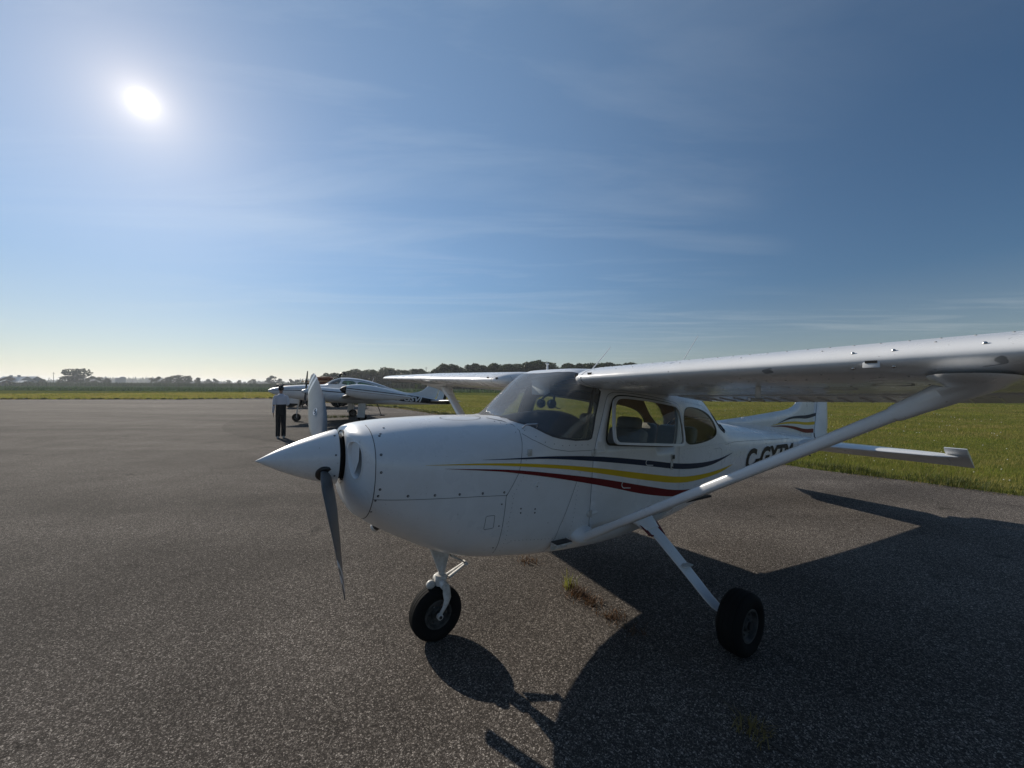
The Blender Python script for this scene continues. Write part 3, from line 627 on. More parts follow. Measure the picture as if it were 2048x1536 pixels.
# wings: flat-topped lift surfaces with separate flaps and ailerons, struts and fittings
WL = np.array([.34, .40, .45, .49, .51, .53, .55, .57, .62, 1.2, 1.9, 2.6, 3.4, 4.2, 4.9, 5.25, 5.38, 5.45, 5.49])
def wing_at(l):
    le = float(np.interp(l, [.34, .40, .45, .49, .53, .57, .62, 2.6, 5.25, 5.38, 5.45, 5.49], [1.05, .93, .82, .73, .655, .615, .60, .60, .80, .85, .93, 1.08])); te = float(np.interp(l, [.47, 2.6, 5.25, 5.38, 5.45, 5.49], [2.25, 2.25, 1.97, 1.93, 1.85, 1.70]))
    z = 1.957 + .0245 * (l - .56); th = float(np.interp(l, [.34, .58, 5.25, 5.40, 5.46, 5.49], [1.0, 1, .95, .82, .5, .12])); return le, te - le, z, th
def wing_pt(l, x, y, extra=0.0):
    le, c, z, th = wing_at(l); ang = math.radians(4.3); y = y * th
    return (le + c * (x * math.cos(ang) + y * math.sin(ang)), l, z + c * (-x * math.sin(ang) + y * math.cos(ang)) + extra)
for sd in (1, -1):
    wg = empty('wing', parent=AX)
    m_ = np.array((1, sd, 1))
    mb = MB(); rg = foil_ring(0, .775, 30)
    mb.loft([[np.array(wing_pt(l, x, y)) * m_ for x, y in rg] for l in WL]); sk = mb.obj('wing_skin', M['wing_white'], wg, ac=True, smooth=.6)
    def surf(name, l0, l1, droop, x0=.79, m=M['wing_white']):
        rg2 = foil_ring(x0, 1.0, 10); mb = MB(); rings = []
        for l in np.linspace(l0, l1, 8):
            r = []
            for x, y in rg2:
                dx = x - x0; d = math.radians(droop); xx = x0 + dx * math.cos(d) + y * 0; yy = y - dx * math.sin(d); r.append(np.array(wing_pt(l, xx, yy - .004)) * m_)
            rings.append(r)
        mb.loft(rings); return mb.obj(name, m, wg, ac=True, smooth=.6)
    fl = surf('flap', .63, 2.60, 3.0, .745); ai = surf('aileron', 2.63, 5.15, 0.5, .79)
    mb = MB()                                                     # pressed stiffening beads below flap and aileron
    for l in np.arange(.72, 5.1, .115):
        if 2.55 < l < 2.68: continue
        x0 = .80 if l < 2.6 else .82
        yc0, yt0 = naca(np.array([x0 + .01, .985])); dr_ = math.radians(3.0 if l < 2.6 else .5); xb = .745 if l < 2.6 else .79
        q = [np.array(wing_pt(l, x, (yc - yt) - (x - xb) * math.sin(dr_) - .005)) * m_ for x, yc, yt in zip((x0 + .01, .985), yc0, yt0)]
        mb.tube(q, .006, 5)
    tag(mb.obj('flap_beads', M['wing_white'], fl, ac=True), kind='stuff')
    # skin joints across the wing and rows of rivets along the spar line
    mb = MB()
    for l in (.64, 2.62, 4.4):
        pts = [np.array(wing_pt(l, x, y)) for x, y in foil_ring(0, .77, 40)]
        C = np.mean(pts, 0); P = [(p + (p - C) / np.linalg.norm(p - C) * .0012) * m_ for p in pts]
        V = [p - np.array((0, .0025, 0)) for p in P] + [p + np.array((0, .0025, 0)) for p in P]; n = len(P); mb.add(V, [(i, i + 1, n + i + 1, n + i) for i in range(n - 1)])
    tag(mb.obj('skin_joints', M['seam'], wg, ac=True), kind='stuff')
    mb = MB()
    for x, st in ((.10, .085), (.045, .34), (.30, .09)):
        yc, yt = naca(np.array([x])); 
        for l in np.arange(.7, 5.2, st):
            for s2 in (1, -1): mb.ell(np.array(wing_pt(l, x, float(yc[0] + s2 * yt[0]))) * m_, (.0045, .0045, .0025), 6, 4)
    tag(mb.obj('wing_rivets', M['rivet'], wg, ac=True), kind='stuff')
    # leading-edge openings
    def le_pt(l, x): yc, yt = naca(np.array([abs(x)])); return np.array(wing_pt(l, abs(x), float(yc[0] + math.copysign(1, x) * yt[0]))) * m_
    mb = MB()
    for l, x, r in ((.575, .004, .013),):
        p = le_pt(l, x); mb.rev([(-.02, r), (.004, r), (.004, .001)], p, (-1, 0, .05), 16)
    mb.obj('wing_root_vent', M['inside'], wg, ac=True); mb = MB()
    mb.add([le_pt(.72, .006) + [-.003, -.024 * sd, .012], le_pt(.72, .006) + [-.003, .024 * sd, .012], le_pt(.72, .006) + [-.004, .012 * sd, -.018], le_pt(.72, .006) + [-.004, -.012 * sd, -.018]], [(0, 1, 2, 3)]); mb.obj('cabin_air_vent', M['inside'], wg, ac=True)
    if sd == 1:
        mb = MB(); p = le_pt(2.24, -.004); mb.box(p, (.006, .052, .034), bev=.002); sw_ = mb.obj('stall_warning_plate', M['white2'], wg, ac=True)
        mb = MB(); mb.box(p + [-.003, 0, .006], (.004, .036, .010)); mb.obj('stall_warning_slot', M['inside'], sw_, ac=True)
        for l, x in ((2.18, .012), (2.30, .012), (2.18, -.016), (2.30, -.016), (2.52, .014)): mb = MB(); mb.ell(le_pt(l, x), (.005, .007, .007), 10, 6); mb.obj('dome_screw', M['steel'], wg, ac=True)
        mb = MB(); b0 = np.array(wing_pt(1.68, .22, -.031)); mb.tube([b0, b0 + [0, 0, -.07]], .014, 10, flat=.5); mb.tube([b0 + [-.10, 0, -.075], b0 + [.04, 0, -.075]], [.008, .012], 10); mb.obj('pitot_tube', M['gear_white'], wg, ac=True)
    mb = MB()                                                      # round inspection covers under the wing
    for l, x in ((1.15, .40), (1.95, .42), (2.2, .30), (3.0, .4), (3.7, .4)):
        yc, yt = naca(np.array([x])); p = np.array(wing_pt(l, x, float(yc[0] - yt[0]) - .0008)) * m_; mb = MB(); mb.rev([(0, .075), (.002, .072), (.002, .066), (0, .063)], p, (0, 0, -1), 24); mb.obj('inspection_cover', M['wing_white'], wg, ac=True)
    # lift strut: streamlined tube with flared cuffs
    st = empty('wing_strut', parent=AX)
    A0, A1 = np.array((.80, .545, .745)), np.array((.90, 2.385, 1.868)); ax = A1 - A0; ln = np.linalg.norm(ax); axn = ax / ln; ch_ = np.array((1.0, 0, 0)); ch_ = ch_ - axn * ch_.dot(axn); ch_ /= np.linalg.norm(ch_); tk = np.cross(axn, ch_)
    def sec(t, c, w, sh=(0, 0, 0)): o = A0 + ax * t + np.array(sh); return [(o + ch_ * c * (.5 * math.cos(q) + .10 * math.cos(2 * q)) + tk * w * .5 * math.sin(q)) * m_ for q in np.linspace(0, 2 * PI, 24, endpoint=False)]
    mb = MB(); mb.loft([sec(t_, c, w) for t_, c, w in ((-.04, .10, .058), (.02, .105, .062), (.06, .112, .066), (.17, .108, .052), (.175, .114, .058), (.96, .114, .058))]); mb.obj('strut_tube', M['white'], st, ac=True, smooth=.9)
    mb = MB()
    rings = [sec(t_, c, w) for t_, c, w in ((.925, .122, .066), (.932, .128, .072), (.965, .140, .080), (1.0, .170, .095))]
    p0 = np.array((.86, 2.475, wing_pt(2.475, .16, -.0335)[2])); 
    for k_, (ca, cl, dz) in enumerate(((.145, .070, -.034), (.185, .088, -.017), (.245, .115, -.005), (.26, .12, .006))):
        rings.append([(p0 + [0, 0, dz] + np.array((ca * 1.15 * math.cos(q), 0, 0)) + np.array((0, -cl * math.sin(q), .0245 * 0))) * m_ for q in np.linspace(0, 2 * PI, 24, endpoint=False)])
    if np.dot(tk, (0, -1, 0)) < 0: rings[:4] = [r[:1] + r[:0:-1] for r in rings[:4]]
    mb.loft(rings); mb.obj('upper_strut_fairing', M['white'], st, ac=True, smooth=1.0)
    mb = MB(); R_ = np.array(((1, 0, 0), (0, 1, 0), (0, 0, 1)))
    mb.ell(np.array((.80, .475, .742)) * m_, (.115, .075, .075), 24, 14); mb.obj('lower_strut_fairing', M['white'], st, ac=True, smooth=3.2)
    # boarding step plate below the door
    mb = MB(); mb.box(np.array((.575, .505, .722)) * m_, (.15, .075, .012), bev=.003); mb.box(np.array((.575, .474, .695)) * m_, (.16, .006, .055), bev=.002); stp = mb.obj('footstep', M['gear_white'], AX, ac=True)
    mb = MB(); mb.box(np.array((.575, .505, .731)) * m_, (.145, .07, .006)); mb.obj('step_tread', M['plastic'], stp, ac=True)
# roof antennas
for (p0, p1) in (((1.36, -.05, 2.04), (1.675, -.05, 2.338)), ((2.50, .05, 1.95), (3.11, .05, 2.60))):
    mb = MB(); mb.tube([p0, p1], [.006, .0028], 6); mb.rev([(0, .022), (.03, .012), (.035, .001)], p0, np.array(p1) - p0, 12); mb.obj('whip_antenna', M['white2'], AX, ac=True)
mb = MB(); mb.tube([(.9, -.12, 2.04), (.9, -.12, 2.11)], [.012, .008], 8); mb.ell((.9, -.12, 2.115), (.02, .012, .008), 10, 6); mb.obj('compass_aerial', M['white2'], AX, ac=True)

# tail
FIN = [(3.45, 1.55), (3.74, 1.558), (4.5, 1.605), (5.2, 1.658), (5.62, 1.69), (5.80, 1.715), (5.95, 1.75), (6.07, 1.80), (6.25, 1.97), (6.62, 2.38), (6.72, 2.46), (6.98, 2.47)]
def blade2d(name, pts, half, m, parent, hinge=None, defl=0.0, lift=0.0):
    """flat lifting surface from a side outline, thickest in the middle, rounded edges"""
    P, Fc = cdt_fill(pts, [], .06, .06); A_ = np.array(pts, float); B_ = np.roll(A_, -1, 0); d = np.full(len(P), 9.0)
    for u, w in zip(A_, B_):
        e = w - u; t_ = np.clip(((P - u) @ e) / (e @ e + 1e-12), 0, 1); d = np.minimum(d, np.hypot(*(P - u - t_[:, None] * e).T))
    h_ = half * np.sqrt(1 - (1 - np.clip(d / .13, 0, 1))**2)
    n = len(P); V = []
    for s_ in (1, -1):
        for (a, z), q in zip(P, h_):
            l = s_ * q; aa = a
            if hinge:
                ha = hinge(z); da = a - ha; aa = ha + da * math.cos(defl) - 0 * l; l = l + da * math.sin(defl)
            V.append((aa, l, z + lift))
    Fa = [list(t_) for t_ in Fc] + [list(t_[::-1] + n) for t_ in Fc]
    return obj(name, AC(V), Fa, m, parent, .9, True, 1e-4)
HINGE = lambda z: 6.72 + (z - 1.26) * .22
ft = empty('tail', parent=AX)
fin = blade2d('fin', FIN + [(HINGE(2.47), 2.47), (HINGE(1.85), 1.85), (HINGE(1.2), 1.2), (6.6, 1.2), (5.5, 1.30), (4.5, 1.40), (3.6, 1.5)], .042, W_, ft)
rud = blade2d('rudder', [(HINGE(1.10) + .008, 1.10), (HINGE(1.6) + .008, 1.6), (HINGE(2.50) + .008, 2.50), (7.28, 2.50), (7.22, 2.0), (7.17, 1.5), (7.14, 1.22), (7.08, 1.10)], .036, W_, ft, HINGE, math.radians(14))
def on_fin(a, z, s_=1): 
    l = .040
    if a > HINGE(z): l += (a - HINGE(z)) * math.sin(math.radians(14)); a = HINGE(z) + (a - HINGE(z)) * math.cos(math.radians(14))
    return np.array((a, s_ * (l + .009), z))
def fin_stripe(name, up, lo, m):
    up, lo = np.array(chaikin(up, 2, False)), np.array(chaikin(lo, 2, False)); n = len(up); mb = MB(); V = [on_fin(a, z) for a, z in up] + [on_fin(a, z) for a, z in lo]; mb.add(V, [(i, i + 1, n + i + 1, n + i) for i in range(n - 1)]); mb.obj(name, m, ft, ac=True, smooth=None)
fin_stripe('fin_blue_stripe', [(5.33, 1.492), (5.75, 1.585), (6.1, 1.605), (6.4, 1.605), (6.80, 1.648)], [(5.33, 1.488), (5.75, 1.555), (6.1, 1.562), (6.4, 1.545), (6.79, 1.595)], M['navy'])
fin_stripe('fin_yellow_stripe', [(5.1, 1.462), (5.5, 1.505), (5.95, 1.515), (6.4, 1.485), (6.75, 1.50)], [(5.1, 1.460), (5.5, 1.482), (5.95, 1.478), (6.4, 1.442), (6.74, 1.445)], M['yellow'])
fin_stripe('fin_red_stripe', [(5.1, 1.445), (5.5, 1.462), (5.95, 1.43), (6.3, 1.375), (6.7, 1.375)], [(5.1, 1.442), (5.5, 1.44), (5.95, 1.385), (6.3, 1.312), (6.69, 1.305)], M['red'])
mb = MB(); q = [on_fin(HINGE(z) - .004, z) for z in np.linspace(1.28, 2.45, 8)]; mb.tube(q, .003, 5); mb.tube([(6.70, .11, 1.15), (6.72, .055, 1.24), (6.72, .05, 1.30)], .008, 6); mb.obj('rudder_hinge_line', M['seam'], ft, ac=True)
for sd in (1, -1):
    m_ = np.array((1, sd, 1))
    HZ, HA = 1.165, 6.47
    def tp(l, x, y, th=1.0):
        le = float(np.interp(l, [.04, 1.5, 1.68, 1.75], [5.80, 6.10, 6.16, 6.28])); te = HA; c = (te - le) / .60
        return np.array((le + c * x, l * sd, HZ + c * y * th))
    rg = foil_ring(0, .6, 16, .10, 0.0); mb = MB(); mb.loft([[tp(l, x, y, th) for x, y in rg] for l, th in ((.04, 1), (.6, 1), (1.2, 1), (1.5, 1), (1.62, .9), (1.72, .5), (1.75, .1))]); mb.obj('stabiliser', W_, ft, ac=True, smooth=.7)
    d = math.radians(25); mb = MB(); rings = []
    def ep(a, l, dz):
        da = a - HA; return np.array((HA + da * math.cos(d) + dz * math.sin(d), l * sd, HZ - da * math.sin(d) + dz * math.cos(d)))
    rings = [[ep(a, l, z) for a, z in ((6.88, .002), (6.70, .014), (6.52, .026), (6.475, .020), (6.475, -.020), (6.52, -.026), (6.70, -.014), (6.88, -.002))] for l in (.10, .6, 1.2, 1.63)]
    mb.loft(rings)
    rings = [[ep(a, l, z) for a, z in ((6.88, .002), (6.70, .014), (6.52, .026), (6.24, .024), (6.20, 0), (6.24, -.024), (6.52, -.026), (6.70, -.014), (6.88, -.002))] for l in (1.635, 1.80, 1.835)]
    mb.loft(rings); mb.obj('elevator', W_, ft, ac=True, smooth=.6)
mb = MB(); mb.tube([(6.55, 0, 1.05), (6.62, 0, .93), (6.72, 0, .90)], .012, 8); mb.obj('tail_tiedown_ring', M['dark_metal'], ft, ac=True)
mb = MB(); mb.ell((6.86, 0, 1.14), (.06, .05, .10), 14, 10); mb.obj('tail_cone_cap', W_, ft, ac=True, smooth=3.2)

# landing gear
def wheel(name, c, R, w, parent, axis=(0, 1, 0)):
    t_ = empty(name, parent=parent)
    k = w / 2; ri = R * .52
    prof = [(-k * .72, ri), (-k * .93, R * .62), (-k, R * .75), (-k * .95, R * .86), (-k * .80, R * .95), (-k * .62, R * .985), (-k * .60, R * .97), (-k * .56, R * .97), (-k * .54, R * .99), (-k * .25, R), (-k * .23, R * .985), (-k * .19, R * .985), (-k * .17, R), (k * .17, R), (k * .19, R * .985), (k * .23, R * .985), (k * .25, R), (k * .54, R * .99), (k * .56, R * .97), (k * .60, R * .97), (k * .62, R * .985), (k * .80, R * .95), (k * .95, R * .86), (k, R * .75), (k * .93, R * .62), (k * .72, ri)]
    mb = MB(); mb.rev(prof, c, axis, 40); mb.obj('tyre', M['rubber'], t_, ac=True, smooth=.9)
    mb = MB(); mb.rev([(-k * .80, ri * 1.03), (-k * .80, ri * .90), (-k * .45, ri * .80), (-k * .38, ri * .45), (-k * .70, ri * .36), (-k * .72, ri * .05), (k * .72, ri * .05), (k * .70, ri * .36), (k * .38, ri * .45), (k * .45, ri * .80), (k * .80, ri * .90), (k * .80, ri * 1.03)], c, axis, 32)
    mb.obj('rim', M['rim'], t_, ac=True, smooth=.6)
    mb = MB(); c = np.array(c, float)
    for s_ in (1, -1):
        for q in range(6):
            th = q * PI / 3; mb.rev([(0, .008), (.012, .007), (.012, .001)], c + np.array(axis) * s_ * k * .40 + np.array((math.cos(th), 0, math.sin(th))) * ri * .62, np.array(axis) * s_, 6)
    tag(mb.obj('wheel_bolts', M['steel'], t_, ac=True), kind='stuff')
    mb = MB(); mb.rev([(-k * .86, ri * .24), (k * .86, ri * .24), (k * .86, .001)], c, axis, 16); mb.obj('hub_cap', M['dark_metal'], t_, ac=True)
    return t_
ng = empty('nose_gear', parent=AX)
NW = (-.198, 0, .197)
wheel('nose_wheel', NW, .195, .13, ng)
mb = MB(); mb.tube([(-.14, 0, .70), (-.165, 0, .42)], .027, 14); mb.obj('oleo_strut', M['gear_white'], ng, ac=True)
mb = MB(); mb.loft([[(-.27, -.022, .70), (-.27, .022, .70), (-.10, .040, .70), (-.10, -.040, .70)], [(-.215, -.016, .56), (-.215, .016, .56), (-.125, .030, .58), (-.125, -.030, .58)], [(-.175, -.014, .455), (-.175, .014, .455), (-.15, .020, .46), (-.15, -.020, .46)]]); mb.obj('strut_fairing', M['gear_white'], ng, ac=True, smooth=.4)
mb = MB(); mb.rev([(-.04, .036), (-.035, .046), (.035, .046), (.04, .036)], (-.167, 0, .425), (.09, 0, 1), 18, cap=True)
mb.tube([(-.167, -.085, .405), (-.167, 0, .42), (-.167, .085, .405)], [.028, .034, .028], 12)
mb.ell((-.245, .0, .405), (.035, .03, .032), 12, 8); mb.obj('fork_crown', M['gear_white'], ng, ac=True, smooth=.9)
for s_ in (1, -1):
    mb = MB(); q = [(-.160, .082 * s_, .412), (-.158, .092 * s_, .37), (-.150, .094 * s_, .32), (-.165, .092 * s_, .27), (-.195, .090 * s_, .225), (-.205, .088 * s_, .205)]
    rings = []
    for (a, l, z), wd in zip(q, (.050, .058, .056, .046, .036, .032)): rings.append([(a + wd * .5 * math.cos(u), l + .012 * math.sin(u), z + wd * .12 * math.cos(u)) for u in np.linspace(0, 2 * PI, 14, endpoint=False)])
    mb.loft(rings); mb.rev([(-.012, .022), (.012, .022), (.016, .014), (.016, .001)], (-.205, .092 * s_, .205), (0, s_, 0), 16); fk = mb.obj('fork_leg', M['gear_white'], ng, ac=True, smooth=.9)
    mb = MB(); mb.rev([(0, .013), (.006, .012), (.006, .001)], (-.205, .107 * s_, .205), (0, s_, 0), 6); mb.obj('axle_nut', M['dark_metal'], fk, ac=True)
mb = MB(); mb.tube([(-.10, .022, .60), (.035, .012, .505), (-.11, .022, .435)], [.013, .011, .013], 8); mb.tube([(-.10, -.022, .60), (.035, -.012, .505), (-.11, -.022, .435)], [.013, .011, .013], 8); mb.tube([(.035, -.03, .505), (.035, .03, .505)], .012, 8); mb.obj('torque_link', M['gear_white'], ng, ac=True)
for sd in (1, -1):
    m_ = np.array((1, sd, 1)); mg = empty('main_gear', parent=AX)
    z0 = .0436 + (.0124 if sd == -1 else 0)
    wc = np.array((1.545, 1.325, z0 + .214)) * m_
    wheel('main_wheel', wc, .215, .165, mg, (0, 1, 0))
    q = [((1.46, .42, .80), .15, .030), ((1.465, .56, .765), .145, .028), ((1.475, .72, .665), .132, .024), ((1.49, .92, .505), .120, .021), ((1.505, 1.11, .345), .108, .019), ((1.512, 1.165, .305), .104, .019), ((1.53, 1.205, .272), .060, .018), ((1.545, 1.235, .262), .055, .018)]
    P_ = [np.array(p) for p, _, _ in q]; rings = []
    for i, (p, c, w) in enumerate(q):
        T = P_[min(i + 1, len(q) - 1)] - P_[max(i - 1, 0)]; T /= np.linalg.norm(T); nn = np.array((0, -T[2], T[1])); nn /= np.linalg.norm(nn)
        rings.append([(np.array(p) + np.array((1, 0, 0)) * c * .5 * np.sign(math.cos(u)) * abs(math.cos(u))**.5 + nn * w * .5 * np.sign(math.sin(u)) * abs(math.sin(u))**.7) * m_ for u in np.linspace(0, 2 * PI, 16, endpoint=False)])
    mb = MB(); mb.loft(rings); mb.obj('spring_leg', W_, mg, ac=True, smooth=.7)
    mb = MB(); mb.loft([[(np.array((1.46, .52, .80)) + np.array((.145 * math.cos(u), .03 * math.sin(u) - .02, .055 * math.sin(u)))) * m_ for u in np.linspace(0, 2 * PI, 18, endpoint=False)], [(np.array((1.465, .60, .742)) + np.array((.105 * math.cos(u), .026 * math.sin(u), .036 * math.sin(u)))) * m_ for u in np.linspace(0, 2 * PI, 18, endpoint=False)], [(np.array((1.468, .645, .715)) + np.array((.085 * math.cos(u), .018 * math.sin(u), .024 * math.sin(u)))) * m_ for u in np.linspace(0, 2 * PI, 18, endpoint=False)]]); mb.obj('leg_fairing', W_, mg, ac=True, smooth=.9)
    mb = MB()
    for pa, pb in (((1.375, .565, .765), (1.392, .675, .682)), ((1.392, .675, .682), (1.552, .688, .668)), ((1.56, .60, .75), (1.552, .688, .668))):
        mb.tube([np.array(pa) * m_ + [0, .006 * sd, .004], np.array(pb) * m_ + [0, .006 * sd, .004]], .020, 8, flat=.4)
    mb.tube([np.array((1.60, .50, .79)) * m_, np.array((1.61, .505, .63)) * m_, np.array((1.63, .505, .60)) * m_], [.018, .018, .024], 6); mb.obj('red_strap', M['boot'], mg, ac=True)
    mb = MB(); mb.box(np.array((1.50, .93, .517)) * m_, (.10, .07, .008), bev=.002); mb.box(np.array((1.49, .905, .505)) * m_, (.03, .03, .04), bev=.003); mb.obj('leg_step', M['gear_white'], mg, ac=True)
    mb = MB(); mb.rev([(-.012, .085), (.012, .085), (.012, .03)], wc - np.array((0, .10 * sd, 0)), (0, 1, 0), 24); mb.box(wc + np.array((-.08, -.105 * sd, -.03)), (.05, .05, .09), bev=.01); mb.obj('brake', M['dark_metal'], mg, ac=True)

# cabin inside
ca = [(.36, 1.02), (.36, PI - .02)]
lin_outer = [(.55, 0.0)] + [(a, 0) for a in np.arange(.6, 3.2, .1)] + [(3.2, t_) for t_ in np.linspace(0, PI, 12)] + [(a, PI) for a in np.arange(3.15, .84, -.1)] + [(.84, PI), (.88, f.psi(.88, 2.01)), (.955, f.psi(.955, 1.87)), (.93, f.psi(.93, 1.80)), (.84, f.psi(.84, 1.48)), (.55, f.psi(.55, 1.49)), (.42, f.psi(.42, 1.52)), (.45, 1.0)]
panel('cabin_lining', f, lin_outer, [BACK, dwin_psi, rwin_psi], M['beige'], AX, off=-.022, side=0)
mb = MB(); rings = []
for a, top, w in ((.22, 1.60, .30), (.34, 1.63, .40), (.55, 1.665, .44), (.78, 1.69, .455), (.90, 1.685, .46), (.935, 1.66, .455)):
    rings.append([(a + (.05 * (1.70 - z) if a > .85 else 0), l, z) for l, z in [(w * math.sin(u) * (1 if abs(math.sin(u)) < .99 else 1), 1.30 + (top - 1.30) * abs(math.cos(u))**.45) for u in np.linspace(-PI / 2, PI / 2, 25)]] + [(a, w * .9, 1.05), (a, -w * .9, 1.05)])
mb.loft(rings); gp = mb.obj('instrument_panel', M['panel'], AX, ac=True, smooth=.8)
mb = MB()
for l in (-.34, -.22, -.08, .10, .22, .34):
    for z in (1.40, 1.54): mb = MB(); mb.rev([(0, .042), (.012, .042), (.012, .036), (.006, .034), (.006, .001)], (.935 + .05 * (1.7 - z), l, z), (1, 0, .05), 16); mb.obj('instrument_dial', M['plastic'], gp, ac=True)
for l in (-.26, .26):
    mb = MB(); mb.tube([(.95, l, 1.36), (1.10, l, 1.37)], .012, 8); mb.tube([(1.10, l - .13, 1.46), (1.11, l - .12, 1.38), (1.11, l, 1.36), (1.11, l + .12, 1.38), (1.10, l + .13, 1.46)], .013, 8); mb.obj('control_yoke', M['plastic'], AX, ac=True)
mb = MB()
def seat(a, l, w=.42, zt=1.62, head=True):
    s_ = empty('seat', parent=AX)
    mb = MB(); mb.box((a, l, 1.05), (.46, w, .13), bev=.04); mb.obj('cushion', M['seat'], s_, ac=True, smooth=.9)
    R_ = np.array(Matrix.Rotation(math.radians(13), 3, 'Y'))
    mb = MB(); mb.box((a + .255, l, 1.29), (.11, w, .50), R_, bev=.045); b_ = mb.obj('backrest', M['seat'], s_, ac=True, smooth=.9)
    mb = MB(); mb.box((a + .205, l, 1.28), (.035, w * .62, .36), R_, bev=.012); mb.obj('backrest_pad', M['seat'], b_, ac=True, smooth=.9)
    if head: mb = MB(); mb.box((a + .32, l, 1.575), (.10, w * .62, .13), R_, bev=.04); mb.obj('headrest', M['seat'], b_, ac=True, smooth=.9)
    mb = MB(); mb.box((a, l, .90), (.40, w * .8, .20)); mb.obj('seat_base', M['plastic'], s_, ac=True)
seat(1.28, .27); seat(1.30, -.27); seat(2.12, .24, .44, head=False); seat(2.12, -.24, .44, head=False)
mb = MB(); mb.box((1.6, 0, .80), (2.2, .94, .02)); mb.obj('cabin_floor', M['plastic'], AX, ac=True)
for l in (.49, -.49):
    mb = MB(); mb.tube([(.80, l * .97, 1.46), (.93, l * .95, 1.90)], .016, 8); mb.obj('door_post_trim', M['tan'], AX, ac=True)
mb = MB(); mb.box((.90, .26, 1.945), (.20, .34, .012), np.array(Matrix.Rotation(math.radians(-16), 3, 'Y')), bev=.004); mb.obj('sun_visor', M['tan'], AX, ac=True)
mb = MB(); mb.box((.86, -.16, 1.90), (.012, .26, .15), bev=.003); mb.obj('checklist_card', M['white2'], AX, ac=True)
mb = MB(); mb.tube([(2.0, -.45, 1.72), (2.0, -.40, 1.45), (2.02, -.36, 1.15)], .022, 6, flat=.3); mb.obj('seat_belt', M['plastic'], AX, ac=True)
# the headset lying on the glareshield is a thing of its own
HS = empty('headset', AX.matrix_world @ Matrix.Translation((.72, -.10, 1.70)))
tag(HS, 'dark pilot headset lying on top of the dark glareshield behind the windshield', 'headset')
for y in (-.075, .075):
    mb = MB(); mb.rev([(-.026, .018), (-.022, .036), (-.008, .040), (.010, .038), (.020, .028), (.022, .001)], (0, y, .05), (0, 1 if y > 0 else -1, .1), 18); e_ = mb.obj('ear_cup', M['plastic'], HS)
    mb = MB(); mb.rev([(-.004, .037), (.0, .0395), (.004, .037)], (0, y + (.012 if y > 0 else -.012), .05), (0, 1, 0), 18); mb.obj('cup_ring', M['steel'], e_)
mb = MB(); mb.tube([(.0 + .05 * math.sin(u) , .085 * math.cos(u), .06 + .075 * math.sin(u)) for u in np.linspace(0, PI, 14)], .010, 8); mb.obj('headband', M['plastic'], HS)
mb = MB(); mb.tube([(0, -.085, .04), (.05, -.10, .01), (.11, -.06, .01)], .004, 6); mb.obj('microphone_boom', M['plastic'], HS)

